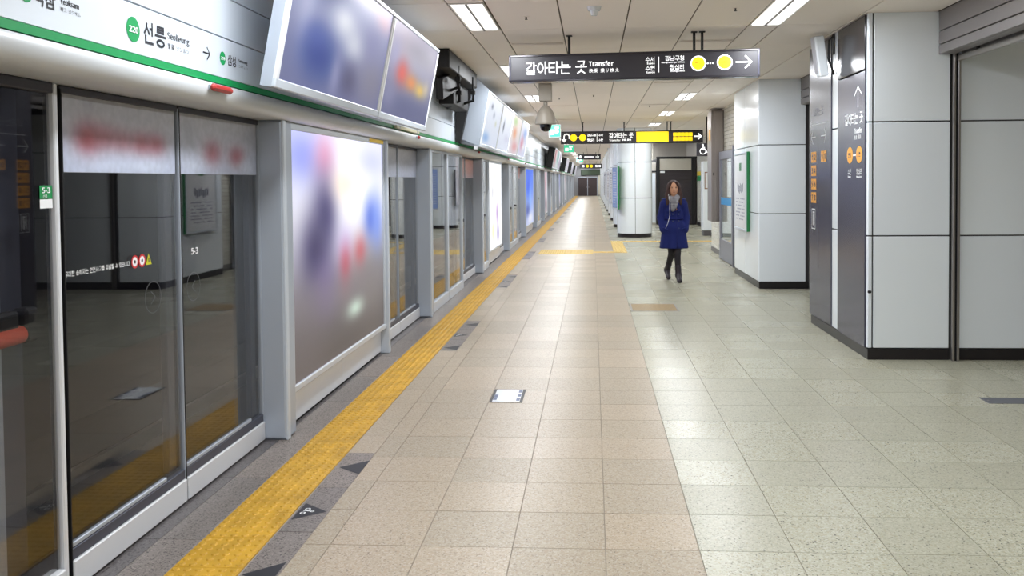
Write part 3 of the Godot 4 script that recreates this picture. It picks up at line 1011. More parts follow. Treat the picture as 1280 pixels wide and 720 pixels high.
func build_screen_doors() -> void:
	var frost := func(blobs: Array, base: Color) -> StandardMaterial3D: return paper_print(blob_image(128, 42, base, rgb(176, 184, 206), blobs, .07), .45)
	var red := rgb(146, 70, 78)
	var grey := rgb(164, 163, 168)
	# the reader faces -x, so u runs towards -z
	var bands := [
		frost.call([[.18, .55, .1, .2, red, .9], [.32, .52, .12, .17, red, .6], [.48, .55, .1, .16, red, .5], [.65, .56, .1, .16, red, .7], [.8, .56, .1, .16, red, .7], [.2, .1, .06, .1, rgb(140, 140, 150), .5], [.7, .9, .2, .08, rgb(196, 204, 222), .7], [.35, .92, .14, .07, rgb(192, 200, 220), .7]], grey),
		frost.call([[.38, .62, .11, .2, red, .75], [.7, .66, .11, .18, red, .75], [.15, .85, .1, .1, rgb(196, 204, 222), .8], [.85, .85, .1, .15, rgb(196, 204, 222), .8], [.1, .3, .06, .2, rgb(140, 140, 150), .5], [.9, .3, .08, .12, rgb(138, 140, 150), .5]], grey),
		frost.call([[.5, .5, .4, .3, rgb(130, 132, 142), .5]], grey),
		frost.call([[.5, .5, .6, .6, rgb(190, 130, 120), .8]], rgb(190, 150, 140)),
	]
	# glass panel before the first door, with its push bar
	var ep := thing("emergency_exit_panel", "dark glass exit panel with a red push bar next to the first platform door", "glass panel", Vector3(-2.06, 0, -1.875))
	part(ep, "bottom_rail", boxm(Vector3(.06, .12, 2.57), .004), M.white_alu, Vector3(0, .062, 0))
	part(ep, "glass_pane", boxm(Vector3(.01, 1.83, 2.57)), M.glass, Vector3(0, 1.04, 0))
	part(ep, "top_rail", boxm(Vector3(.05, .04, 2.57), .003), M.dark_rail, Vector3(0, 1.965, 0))
	part(ep, "stile", boxm(Vector3(.02, 1.84, .2), .004), M.slate, Vector3(-.12, 1.04, -1.17))
	part(ep, "stile", boxm(Vector3(.02, 1.84, .05), .004), M.alu, Vector3(-.1, 1.04, -1.1))
	var bar := part(ep, "push_bar", tube([Vector3(-.05, 1.03, .9), Vector3(-.05, 1.045, -.5), Vector3(-.05, 1.05, -1.165)], .034, 12), M.bar_red)
	part(bar, "bracket", boxm(Vector3(.06, .13, .07), .01), M.black, Vector3(-.05, 1.08, -1.2))
	part(bar, "bracket", boxm(Vector3(.05, .07, .3), .01), M.black, Vector3(-.06, 1.105, -1.0))
	var sticker := part(ep, "door_number_sticker", print_quad(.075, .05), mat(rgb(18, 138, 74), .5), Vector3(.0075, 1.572, -1.253), Vector3(0, PI / 2, 0), "green sticker with door number")
	latin(sticker, "5-3", Vector3(-.024, -.004, .001), .048, .022, M.ink_white)
	part(sticker, "paper", print_quad(.075, .034), M.ink_white, Vector3(0, -.044, 0))
	strokes(sticker, "선릉", Vector3(-.02, -.022, .001), .012, M.ink_white, Vector3.ZERO, .12)
	# narrow white jamb before the first door
	var jb := thing("door_jamb", "narrow white aluminium jamb at the near side of the first platform door", "door jamb", Vector3(-2.055, 0, -3.185))
	part(jb, "profile", boxm(Vector3(.034, 1.985, .026), .005), M.white_alu, Vector3(-.004, .9935, 0))
	part(jb, "gasket", boxm(Vector3(.026, 1.98, .006), .001), M.rubber, Vector3(-.006, .9935, -.0165))
	# posts: one after each door
	var post: Node3D = null
	for k in range(-1, 18):
		var z := -5.2 - 4.8 * k - .09
		var lab := "pale aluminium post beside the platform doors"
		if k > 0 and k < 9:
			lab = "pale aluminium post after the %s platform door counted from the white jamb" % ORD[k]
		if k == 0:
			lab = "broad pale aluminium post between the first door and the large blurred advertisement"
		var o: Node3D
		if post == null:
			post = thing("door_post", lab, "post", Vector3(-1.99, 0, z), 0.0, "posts between doors")
			part(post, "profile", boxm(Vector3(.18, 1.986, .17), .018), M.alu, Vector3(0, .993, 0))
			part(post, "cover_strip", boxm(Vector3(.02, 1.986, .05), .006), M.alu_light, Vector3(.084, .993, .055))
			part(post, "gasket", boxm(Vector3(.02, 1.98, .008), .002), M.rubber, Vector3(-.08, .993, .083))
			o = post
		else:
			o = copy(post, "door_post")
			o.position = Vector3(-1.99, 0, z)
			tag(o, lab, "post", "posts between doors")
		if k == 0:
			o.remove_meta("group")
	# advertisement next to the first door
	var white := Color.WHITE
	var big := blob_image(112, 84, rgb(214, 214, 244), rgb(84, 78, 76), [[.5, .26, .62, .28, white, 1.0], [.1, .1, .2, .12, rgb(130, 140, 225), .8], [.3, .1, .1, .1, rgb(236, 150, 180), .7], [.85, .1, .2, .08, rgb(190, 195, 240), .8], [.3, .34, .13, .18, rgb(50, 44, 92), .85], [.2, .5, .14, .17, rgb(52, 46, 84), .9], [.83, .4, .1, .12, rgb(70, 100, 205), .85], [.92, .44, .08, .16, rgb(110, 140, 230), .7], [.52, .22, .14, .08, rgb(255, 224, 190), .6], [.5, .5, .1, .1, rgb(190, 180, 240), .5], [.5, .6, .07, .1, rgb(190, 60, 75), .7], [.68, .56, .08, .08, rgb(200, 70, 80), .7], [.3, .66, .12, .12, rgb(110, 92, 150), .6], [.62, .82, .1, .045, rgb(215, 245, 225), .9], [.1, .9, .2, .2, rgb(104, 96, 96), .5], [.85, .75, .25, .2, rgb(122, 116, 112), .6], [.5, .7, .7, .1, rgb(120, 112, 116), .5]])
	var a0 := ad_case("advertising_lightbox", "large blurred blue and white backlit advertisement beside the first platform door", -5.39, -7.9, big, 1.25)
	part(a0, "yellow_tag", print_quad(.5, .032), mat(rgb(244, 206, 30), .5), Vector3(.0165, 1.962, -.97), Vector3(0, PI / 2, 0), "yellow sticker on the top rail")
	part(a0, "end_fin", boxm(Vector3(.16, 1.98, .05), .006), M.alu_light, Vector3(-.04, .991, -1.282))
	# leaves of the doors
	for k in range(0, 17):
		var zs := -3.2 - 4.8 * k
		var spans := [[zs - .02, zs - .97, 0], [zs - .975, zs - 2.0, 1]]
		if k == 3 or k == 5:
			spans = [[zs - .85, zs - 2.0, 1]]
		for s in spans:
			var L: float = s[0] - s[1]
			var b: int = s[2]
			if k == 1:
				b = 2
			elif k >= 2:
				b = 3 if k % 2 == 0 else 2
			var lab := "sliding glass platform door leaf further along the platform"
			var grp := "sliding leaves of the platform doors"
			if k == 0:
				lab = ["sliding glass door leaf with a Korean safety notice, at the white jamb", "sliding glass door leaf numbered 5-3, at the broad post by the large advertisement"][b]
				grp = ""
			elif k < 9:
				lab = "%s glass leaf of the %s platform door counted from the white jamb" % ["single" if spans.size() == 1 else ["first", "second"][s[2]], ORD[k]]
			var key := "%.3f_%d" % [L, b]
			var o: Node3D
			if leaf_cache.has(key) and k > 0:
				o = copy(leaf_cache[key], "platform_door_leaf")
				tag(o, lab, "door", grp)
			else:
				o = make_leaf(L, bands[b], lab, grp)
				if k > 0:
					leaf_cache[key] = o
			o.position = Vector3(-2.062, 0, (s[0] + s[1]) / 2)
			if k == 0:
				door_print(o, b)
	# what stands between the doors
	var pink := blob_image(64, 64, rgb(226, 206, 216), rgb(200, 190, 196), [[.3, .3, .2, .3, rgb(190, 110, 140), .7], [.7, .5, .2, .3, rgb(240, 240, 245), .8], [.5, .8, .3, .15, rgb(120, 100, 120), .6]])
	var blue := blob_image(64, 64, rgb(60, 110, 235), rgb(190, 200, 235), [[.4, .3, .25, .2, rgb(30, 80, 230), .8], [.6, .55, .15, .2, rgb(130, 180, 255), .8], [.3, .75, .25, .12, rgb(40, 60, 150), .8], [.6, .9, .3, .1, rgb(230, 232, 245), .9]])
	var bright := blob_image(64, 64, rgb(252, 252, 250), rgb(244, 242, 250), [[.3, .35, .06, .1, rgb(150, 150, 160), .6], [.65, .6, .1, .12, rgb(150, 110, 170), .7], [.3, .8, .1, .12, rgb(232, 226, 150), .7], [.7, .85, .12, .1, rgb(120, 110, 160), .6], [.5, .15, .2, .06, rgb(235, 230, 190), .6]])
	var navy := blob_image(48, 48, rgb(150, 160, 205), rgb(190, 190, 210), [[.4, .4, .25, .3, rgb(60, 80, 170), .8], [.7, .7, .2, .2, rgb(230, 230, 240), .7]])
	for k in range(1, 18):
		var z0 := -5.2 - 4.8 * k - .19
		if z0 - 2.6 < END_Z:
			break
		match k:
			2:
				fixed_pane(z0, z0 - .95, "narrow fixed glass panel before the bright white advertisement", "")
				ad_case("advertising_lightbox", "tall bright white backlit advertisement with small coloured figures", z0 - .97, z0 - 3.25, bright, 1.25)
			4:
				ad_case("advertising_lightbox", "vivid blue backlit advertisement between far platform doors", z0, z0 - 3.45, blue, 1.0)
			6:
				ad_case("advertising_lightbox", "pink and white backlit advertisement far down the platform", z0, z0 - 2.5, pink, .8)
			9:
				ad_case("advertising_lightbox", "pale navy backlit advertisement far down the platform", z0, z0 - 2.5, navy, .8)
			11:
				ad_case("advertising_lightbox", "farthest pinkish backlit advertisement along the platform doors", z0, z0 - 2.5, pink, .7)
			_:
				var lab := "fixed glass panel between far platform doors"
				var grp := "fixed glass panels along the platform"
				var lab2 := lab
				if k < 9:
					lab = "near one of two fixed glass panels after the %s platform door from the white jamb" % ORD[k]
					lab2 = "far one of two fixed glass panels after the %s platform door from the white jamb" % ORD[k]
				fixed_pane(z0, z0 - 1.27, lab if k > 1 else "fixed glass panel right after the second door, before the white mullion", grp if k > 1 else "")
				fixed_pane(z0 - 1.29, z0 - 2.58, lab2 if k > 1 else "fixed glass panel between the white mullion and the third door", grp if k > 1 else "")

func door_print(leaf: Node3D, which: int) -> void:
	var R := Vector3(0, PI / 2, 0)
	var pane: Node3D = leaf.get_node("glass_pane")
	var base := leaf.position + pane.position
	var at := func(y: float, z: float) -> Vector3: return Vector3(-2.0555, y, z) - base
	if which == 0:
		strokes(pane, "무리한 승하차는 안전사고를 유발할 수 있습니다", at.call(1.238, -3.236), .0198, M.ink_white, R, .12, 1.08)
		for i in 2:
			var zc: float = -3.752 - .062 * i
			var st := st_new()
			add_disc(st, Vector2.ZERO, .03, 0, .021)
			part(pane, "prohibition_ring", done(st), mat(rgb(200, 40, 44), .5), at.call(1.25, zc), R)
			st = st_new()
			add_disc(st, Vector2.ZERO, .021, .0, .008)
			part(pane, "pictogram", done(st), M.ink_white, at.call(1.25, zc), R)
		var w := st_new()
		poly(w, [Vector3(-.026, -.024, 0), Vector3(.026, -.024, 0), Vector3(0, .028, 0)], Vector3(0, 0, 1))
		part(pane, "warning_triangle", done(w), mat(rgb(206, 206, 30), .5), at.call(1.25, -3.872), R)
		w = st_new()
		add_bar(w, Vector2(-.004, -.008), Vector2(.004, .012))
		part(pane, "pictogram", done(w), M.ink_dark, at.call(1.246, -3.872) + Vector3(.001, 0, 0), R)
	else:
		latin(pane, "5-3", at.call(1.235, -4.298), .075, .034, M.ink_white, R)
	var c := st_new()
	add_disc(c, Vector2.ZERO, .075, 0, .072)
	var s := .02 if which == 0 else -.02
	for q in [[Vector2(-s, .03), Vector2(s, 0)], [Vector2(s, 0), Vector2(-s, -.03)]]:
		var d: Vector2 = (q[1] - q[0]).normalized() * .002
		poly(c, [Vector3(q[0].x - d.y, q[0].y + d.x, 0), Vector3(q[1].x - d.y, q[1].y + d.x, 0), Vector3(q[1].x + d.y, q[1].y - d.x, 0), Vector3(q[0].x + d.y, q[0].y - d.x, 0)], Vector3(0, 0, 1))
	part(pane, "hand_mark", done(c), M.ink_grey, at.call(1.07, -3.905 if which == 0 else -4.315), R)

# ------------------------------------------------------------------ displays above the header
# a box tilted forward: outline in x,y, length along z
func display_box(label: String, n: String, z_near: float, z_far: float, bottom: Vector2, top: Vector2, depth: float, tex: Texture2D, e: float, group := "", shell: Material = null) -> Node3D:
	var L := z_near - z_far
	var o := thing(n, label, "display", Vector3(0, 0, (z_near + z_far) / 2), 0.0, group)
	var up := (top - bottom).normalized()
	var back := Vector2(-up.y, up.x) * depth
	if back.x > 0:
		back = -back
	var H := bottom.distance_to(top)
	var cx := (bottom + top) / 2
	part(o, "housing", prism(PackedVector2Array([bottom, top, top + back, bottom + back]), -L / 2, L / 2), shell if shell else M.alu)
	var B := Basis(Vector3(0, 0, -1), Vector3(up.x, up.y, 0), Vector3(up.y, -up.x, 0))
	var put_ := func(nm: String, mesh: Mesh, m: Material, u: float, v: float, w: float) -> void:
		var q := part(o, nm, mesh, m)
		q.transform = Transform3D(B, Vector3(cx.x, cx.y, 0) + B * Vector3(u, v, w))
	put_.call("frame_rail", boxm(Vector3(L, .05, .024), .006), M.alu_light, 0, -H / 2 + .025, .006)
	put_.call("frame_rail", boxm(Vector3(L, .03, .024), .006), M.alu_light, 0, H / 2 - .015, .006)
	put_.call("frame_stile", boxm(Vector3(.045, H - .08, .024), .006), M.white_alu, -L / 2 + .0225, 0, .006)
	put_.call("frame_stile", boxm(Vector3(.03, H - .08, .024), .006), M.white_alu, L / 2 - .015, 0, .006)
	put_.call("lit_screen", print_quad(L - .075, H - .08), lit_print(tex, e), .0075, .01, .008)
	area_light(o, Vector3(cx.x, cx.y, 0) + B * Vector3(0, 0, .04), (B * Basis(Vector3.UP, PI)).get_euler(), Vector2(L - .1, H - .1), .08 * e, rgb(220, 225, 255))
	return o

func build_displays() -> void:
	var W := Color.WHITE
	var t1 := blob_image(96, 64, rgb(170, 174, 214), rgb(120, 124, 166), [[.1, .12, .12, .2, rgb(80, 120, 210), .7], [.3, .16, .2, .16, rgb(44, 56, 120), .9], [.62, .04, .3, .1, rgb(250, 246, 250), .9], [.12, .45, .07, .3, rgb(205, 206, 236), .7], [.46, .36, .13, .15, rgb(238, 241, 252), 1.0], [.6, .5, .12, .14, rgb(228, 232, 244), .95], [.28, .72, .17, .2, rgb(28, 58, 150), .95], [.24, .58, .1, .12, rgb(60, 84, 180), .6], [.6, .82, .1, .15, rgb(74, 70, 112), .85], [.9, .12, .12, .12, rgb(240, 190, 200), .7], [.86, .75, .18, .25, rgb(136, 130, 146), .7], [.45, .82, .05, .2, rgb(160, 160, 200), .7], [.8, .4, .14, .2, rgb(130, 130, 180), .6]])
	var t2 := blob_image(96, 64, rgb(196, 190, 212), rgb(104, 108, 150), [[.2, .1, .3, .2, rgb(220, 200, 220), .6], [.6, .2, .4, .14, rgb(150, 144, 160), .7], [.28, .5, .13, .14, rgb(238, 76, 66), .95], [.5, .56, .14, .1, rgb(246, 140, 50), .9], [.72, .6, .12, .09, rgb(250, 205, 80), .9], [.86, .55, .08, .1, rgb(240, 220, 180), .6], [.1, .35, .1, .2, rgb(170, 170, 220), .6], [.5, .85, .4, .12, rgb(84, 88, 140), .7], [.1, .8, .14, .16, rgb(150, 150, 190), .6]])
	display_box("wide overhead lightbox with a blurred blue and white picture", "overhead_lightbox", -4.29, -6.385, Vector2(-1.62, 2.085), Vector2(-1.47, 2.86), .06, t1, .8)
	display_box("overhead lightbox with a blurred red and orange streak", "overhead_lightbox", -6.4, -8.24, Vector2(-1.62, 2.085), Vector2(-1.47, 2.86), .06, t2, .75)
	# brackets that carry the first two boxes
	for z in [-5.1, -6.1, -6.7, -7.6]:
		var b := thing("lightbox_bracket", "dark steel arm holding an overhead lightbox to the fascia", "bracket", Vector3(-1.735, 2.5, z), 0.0, "arms behind the overhead lightboxes")
		part(b, "arm", boxm(Vector3(.115, .05, .05), .006), M.black, Vector3(-.055, 0, 0))
		part(b, "plate", boxm(Vector3(.012, .16, .1), .003), M.black, Vector3(-.118, 0, 0))
	# black gear between the lightboxes and the row of screens
	var g := thing("black_mounting_gear", "black steel mounting frame between the lightboxes and the row of screens", "bracket", Vector3(-1.64, HC - .003, -10.4))
	part(g, "beam", boxm(Vector3(.3, .2, 2.2), .01), M.black, Vector3(-.04, -.101, .05))
	part(g, "beam", boxm(Vector3(.18, .3, 1.2), .01), M.black, Vector3(-.1, -.355, -.45))
	part(g, "beam", boxm(Vector3(.08, .24, .9), .01), M.black, Vector3(-.04, -.32, .5), Vector3(.2, 0, 0))
	part(g, "end_plate", prism(PackedVector2Array([Vector2(-.205, -.9), Vector2(-.15, -.92), Vector2(.06, -.03), Vector2(.02, -.002), Vector2(-.205, -.002)]), -1.3, -1.2), M.black)
	for q in [[.1, -.35, .5], [.02, -.45, -.1], [.12, -.4, -.6]]:
		part(g, "conduit", tube([Vector3(q[0], -.1, q[2]), Vector3(q[0], q[1], q[2]), Vector3(-.16, q[1] - .06, q[2] - .2)], .02, 8), M.rubber)
		part(g, "clamp", boxm(Vector3(.06, .05, .07), .006), M.rubber, Vector3(q[0], q[1] + .1, q[2]))
	var sc := [
		[rgb(228, 234, 246), [[.3, .2, .06, .05, rgb(50, 60, 90), .7], [.5, .35, .06, .06, rgb(90, 100, 130), .5], [.2, .85, .2, .1, rgb(110, 160, 220), .7], [.7, .5, .06, .06, rgb(190, 190, 150), .5]]],
		[rgb(236, 240, 250), [[.3, .45, .05, .12, rgb(40, 44, 70), .8], [.7, .7, .2, .1, rgb(200, 200, 225), .6]]],
		[rgb(240, 226, 222), [[.4, .45, .2, .16, rgb(230, 140, 90), .75], [.3, .15, .2, .1, rgb(160, 210, 120), .7], [.6, .8, .3, .14, rgb(220, 120, 120), .6]]],
		[rgb(222, 222, 240), [[.4, .6, .2, .2, rgb(210, 110, 130), .7], [.6, .3, .2, .14, rgb(110, 150, 220), .7], [.7, .7, .15, .08, rgb(250, 250, 250), .8]]],
	]
	var names := ["first pale overhead screen after the black mounting gear", "pale overhead screen with one dark mark", "overhead screen with an orange picture", "overhead screen with red and blue picture, last of the bright row"]
	for i in 4:
		var z := -11.85 - 1.86 * i
		display_box(names[i], "overhead_screen", z, z - 1.85, Vector2(-1.56, 2.07), Vector2(-1.41, 2.84), .26, blob_image(64, 48, sc[i][0], sc[i][0].lerp(rgb(200, 210, 235), .4), sc[i][1]), .9)
	# wedge-shaped end of the row of screens
	var w := thing("screen_row_end_cap", "tilted grey metal end housing of the overhead screen row", "housing", Vector3(0, 0, -11.8))
	part(w, "end_panel", prism(PackedVector2Array([Vector2(-1.555, 2.075), Vector2(-1.405, 2.845), Vector2(-1.59, 3.02), Vector2(-1.845, 2.2)]), -.03, .03), M.alu)
	part(w, "foot", boxm(Vector3(.06, .06, .05), .008), M.white_alu, Vector3(-1.6, 2.06, 0))
	# farther groups of screens
	var far_tex := [blob_image(32, 32, rgb(206, 150, 150), rgb(196, 190, 196), [[.4, .5, .2, .4, rgb(170, 50, 60), .8], [.8, .3, .2, .3, rgb(240, 235, 235), .8]]), blob_image(32, 32, rgb(150, 190, 190), rgb(190, 200, 205), [[.5, .4, .3, .3, rgb(90, 170, 160), .7], [.4, .8, .2, .2, rgb(240, 245, 245), .8]]), blob_image(32, 32, rgb(225, 222, 232), rgb(190, 186, 205), [[.5, .5, .2, .4, rgb(120, 90, 130), .6]])]
	var z := -33.0
	for gi in 4:
		for i in 2 if gi else 3:
			display_box("distant red overhead screen" if gi == 0 and i == 0 else "distant overhead screen above the far platform doors", "overhead_screen", z, z - 2.2, Vector2(-1.56, 2.07), Vector2(-1.41, 2.84), .26, far_tex[i if gi == 0 else 2], .7, "" if gi == 0 and i == 0 else "distant overhead screens", M.black)
			z -= 2.25
		z -= 8.0

# ------------------------------------------------------------------ clad pillars on the right
const PX := 2.395
const ROWS := [.1, 1.09, 2.085, HC]

# a clad face: panels between joints; axis "x" means the face looks along +z and a,b are x values, axis "z" means it looks along -x
func clad(o: Node3D, axis: String, at: float, cuts: Array, rows := ROWS) -> void:
	for i in cuts.size() - 1:
		for j in rows.size() - 1:
			var a: float = minf(cuts[i], cuts[i + 1]) + .007
			var b: float = maxf(cuts[i], cuts[i + 1]) - .007
			var y0: float = rows[j] + .006
			var y1: float = rows[j + 1] - (.006 if j < rows.size() - 2 else .0)
			var m: Material = M.white_panel if (i + j) % 2 else M.white_panel2
			if axis == "x":
				slab(o, "wall_panel", Vector3(a, y0, at - .03) - o.position, Vector3(b, y1, at) - o.position, m, .003)
			else:
				slab(o, "wall_panel", Vector3(at, y0, a) - o.position, Vector3(at + .03, y1, b) - o.position, m, .003)

func build_near_pillar() -> void:
	var o := thing("clad_pillar", "wide white panelled pillar wall carrying two dark direction boards", "pillar", Vector3(PX, 0, -7.7))
	var rel := func(v: Vector3) -> Vector3: return v - Vector3(PX, 0, -7.7)
	slab(o, "core", rel.call(Vector3(PX + .034, 0, -9.66)), rel.call(Vector3(4.6, HC, -7.72)), M.joint)
	slab(o, "plinth", rel.call(Vector3(PX + .006, 0, -9.67)), rel.call(Vector3(3.1, .096, -7.706)), M.plinth, .003)
	slab(o, "plinth", rel.call(Vector3(3.17, 0, -7.9)), rel.call(Vector3(4.6, .096, -7.706)), M.plinth, .003)
	clad(o, "x", -7.7, [PX, PX + .046, 3.1])
	clad(o, "x", -7.7, [3.165, 3.93, 4.6], [.1, 1.09, 2.085, HC])
	clad(o, "z", PX, [-7.705, -7.74], ROWS)
	clad(o, "z", PX, [-8.585, -8.825], ROWS)
	part(o, "door_stop", boxm(Vector3(.03, .025, .02), .006), M.rubber, rel.call(Vector3(PX + .018, .6, -7.695)))
	# boards
	var R := Vector3(0, -PI / 2, 0)
	var b1 := thing("direction_board", "tall dark board with an upward arrow and transfer text on the white pillar", "sign", Vector3(PX + .014, 0, -8.165))
	part(b1, "lower_panel", boxm(Vector3(.03, 2.44, .845), .004), M.board_slate, Vector3(-.01, 1.32, 0))
	part(b1, "upper_panel", boxm(Vector3(.036, .47, .845), .004), M.board_dark, Vector3(-.01, 2.785, 0))
	var p := func(y: float, z: float) -> Vector3: return Vector3(-.0265, y, z + 8.165)
	strokes(b1, "↑", p.call(2.232, -8.075), .195, M.ink_white, R, .07, 1.0, 1.4)
	strokes(b1, "갈아타는 곳", p.call(2.09, -8.335), .096, M.ink_white, R, .12, 1.04)
	latin(b1, "Transfer", p.call(2.0, -8.04), .215, .05, M.ink_white, R)
	strokes(b1, "換乘 乗換", p.call(1.945, -8.05), .043, M.ink_white, R, .09, 1.06)
	for z in [-8.18, -7.9]:
		var st := st_new()
		add_disc(st, Vector2.ZERO, .076, 0, 0.0, 1.2)
		part(b1, "line_disc", done(st), M.ink_orange, p.call(1.808, z), R)
		strokes(b1, "분당" if z < -8 else "신분", p.call(1.79, z - .05) + Vector3(-.001, 0, 0), .042, M.board_slate, R, .12, 1.1)
	var st2 := st_new()
	add_bar(st2, Vector2(-.045, -.008), Vector2(.045, .008))
	part(b1, "link_bar", done(st2), M.ink_white, p.call(1.806, -8.04), R)
	strokes(b1, "수원", p.call(1.63, -8.24), .05, M.ink_white, R, .12, 1.1)
	latin(b1, "Suwon", p.call(1.6, -8.24), .09, .02, M.ink_white, R)
	strokes(b1, "왕십리", p.call(1.63, -7.98), .05, M.ink_white, R, .12, 1.1)
	latin(b1, "Wangsimni", p.call(1.595, -7.98), .16, .024, M.ink_white, R)
	var b2 := thing("direction_board", "tall dark board with two side arrows and orange exit numbers on the pillar", "sign", Vector3(PX + .014, 0, -9.25))
	part(b2, "lower_panel", boxm(Vector3(.03, 2.9, .86), .004), M.board_slate, Vector3(-.01, 1.56, 0))
	var q := func(y: float, z: float) -> Vector3: return Vector3(-.0265, y, z + 9.25)
	strokes(b2, "나가는 곳", q.call(2.26, -9.5), .085, mat(rgb(150, 150, 160), .5), R, .1, 1.04)
	st2 = st_new()
	add_bar(st2, Vector2(-.3, -.004), Vector2(.3, .004))
	part(b2, "divider_line", done(st2), M.ink_white, q.call(2.17, -9.27), R)
	strokes(b2, "←", q.call(1.94, -9.6), .2, M.ink_white, R, .05, 1.0, 1.0)
	strokes(b2, "→", q.call(1.94, -9.2), .2, M.ink_white, R, .05, 1.0, 1.0)
	st2 = st_new()
	add_bar(st2, Vector2(-.003, -.9), Vector2(.003, .4))
	part(b2, "divider_line", done(st2), M.ink_grey, q.call(1.55, -9.31), R)
	var nums := [["1", "2", 1.765, -9.6], ["3", "4", 1.62, -9.6], ["5", "6", 1.475, -9.6], ["7", "8", 1.33, -9.6], ["9", "10", 1.765, -9.2]]
	for n in nums:
		for i in 2:
			part(b2, "exit_number_plate", print_quad(.1, .115), M.ink_orange, q.call(n[2] + .06, n[3] + .05 + .11 * i), R)
			latin(b2, n[i], q.call(n[2] + .03, n[3] + .025 + .11 * i) + Vector3(-.001, 0, 0), .05, .06, M.board_slate, R)
	st2 = st_new()
	for e in [[-.075, -.11, .075, -.1], [-.075, .1, .075, .11], [-.075, -.11, -.065, .11], [.065, -.11, .075, .11], [-.03, -.07, -.008, .05], [.008, -.07, .03, .05]]:
		add_bar(st2, Vector2(e[0], e[1]), Vector2(e[2], e[3]))
	add_disc(st2, Vector2(-.02, .07), .014)
	add_disc(st2, Vector2(.02, .07), .014)
	part(b2, "restroom_symbol", done(st2), M.ink_white, q.call(1.16, -9.5), R)
	strokes(b2, "화장실", q.call(1.0, -9.56), .035, M.ink_grey, R, .1, 1.1)
	# loudspeaker on its bracket in front of the boards
	var sp := thing("column_loudspeaker", "white slim loudspeaker tilted on a black bracket high on the pillar", "loudspeaker", Vector3(2.3, 2.8, -8.72))
	part(sp, "cabinet", boxm(Vector3(.1, .4, .09), .012), M.white_panel, Vector3(-.05, 0, 0), Vector3(0, .2, .14))
	part(sp, "grille", boxm(Vector3(.012, .36, .07), .004), mat(rgb(190, 192, 200), .7), Vector3(-.105, .01, 0), Vector3(0, .2, .14))
	part(sp, "bracket", tube([Vector3(.085, .2, -.02), Vector3(.04, .16, -.01), Vector3(.03, -.02, 0), Vector3(.085, -.18, .0)], .012, 8), M.black)
	part(sp, "base_plate", boxm(Vector3(.012, .2, .06), .003), M.black, Vector3(.082, .12, -.02))
	# rolling shutter box and rail to the right of the pillar front
	shutter("grey rolling shutter box running from the white pillar wall towards the viewer", 2.99, -7.69, 6.0, "near")
	shutter("grey rolling shutter box between the board pillar and the poster pillar", 2.99, -12.65, -9.66, "far")

func shutter(label: String, x: float, z0: float, z1: float, key: String) -> void:
	var L := z1 - z0
	var o := thing("rolling_shutter", label, "shutter", Vector3(x, 0, (z0 + z1) / 2))
	var steel := mat(rgb(142, 138, 138), .42, .4)
	for r in [[2.86, HC - .002], [2.745, 2.852], [2.66, 2.737]]:
		part(o, "box_board", boxm(Vector3(.03, r[1] - r[0], L - .01), .004), steel, Vector3(.015, (r[0] + r[1]) / 2, 0))
	part(o, "box_bottom", boxm(Vector3(.1, .02, L - .01), .003), steel, Vector3(.08, 2.668, 0))
	part(o, "box_core", boxm(Vector3(.16, .34, L - .02)), M.joint, Vector3(.11, HC - .18, 0))
	part(o, "far_board", boxm(Vector3(.03, .36, L - .01), .003), steel, Vector3(.205, HC - .19, 0))
	part(o, "curtain_edge", boxm(Vector3(.03, .05, L - .03), .006), M.steel, Vector3(.16, 2.62, 0))
	for zz in range(int(L / .8)):
		part(o, "hanger", boxm(Vector3(.02, .08, .03), .003), M.black, Vector3(.16, 2.68, -L / 2 + .4 + .8 * zz))
	part(o, "guide_rail", boxm(Vector3(.02, 2.66, .035), .003), M.steel, Vector3(.125, 1.33, -L / 2 + .022))
	part(o, "guide_rail", boxm(Vector3(.02, 2.66, .035), .003), M.steel, Vector3(.165, 1.33, -L / 2 + .022))
	part(o, "guide_slot", boxm(Vector3(.03, 2.66, .02)), M.rubber, Vector3(.145, 1.33, -L / 2 + .014))

func poster_tex(kind: int) -> ImageTexture:
	var im := Image.create(96, 128, false, Image.FORMAT_RGB8)
	im.fill(rgb(232, 234, 238))
	var ink := rgb(70, 76, 100)
	if kind == 0:
		im.fill_rect(Rect2i(40, 14, 18, 14), rgb(30, 120, 60))
		for i in 7:
			im.fill_rect(Rect2i(26 + i * 7, 50 + (i % 3) * 2, 4, 14), ink)
		for y in range(76, 118, 6):
			for x in range(14, 80, 9):
				if (x * 7 + y * 3) % 5 != 0:
					im.fill_rect(Rect2i(x, y, 6, 2), rgb(130, 136, 160))
	elif kind == 1:
		im.fill(rgb(150, 180, 236))
		for y in range(14, 118, 8):
			im.fill_rect(Rect2i(12, y, 40 + (y * 13) % 34, 3), rgb(214, 224, 248))
	else:
		im.fill(rgb(226, 228, 232))
		for y in range(20, 118, 7):
			im.fill_rect(Rect2i(14, y, 30 + (y * 11) % 38, 2), rgb(150, 152, 160))
		im.fill_rect(Rect2i(14, 10, 44, 6), rgb(90, 94, 120))
	return ImageTexture.create_from_image(im)

func poster(parent: Node, pos: Vector3, w: float, h: float, frame: Material, tex: Texture2D) -> void:
	# faces -x
	part(parent, "case", boxm(Vector3(.05, h, w), .008), frame, pos)
	part(parent, "printed_sheet", print_quad(w - .08, h - .08), paper_print(tex, .2), pos + Vector3(-.0262, 0, 0), Vector3(0, -PI / 2, 0))
	for s in [-1, 1]:
		part(parent, "frame_edge", boxm(Vector3(.014, h, .036), .004), M.alu_light, pos + Vector3(-.028, 0, s * (w / 2 - .018)))
		part(parent, "frame_edge", boxm(Vector3(.014, .036, w - .07), .004), M.alu_light, pos + Vector3(-.028, s * (h / 2 - .018), 0))

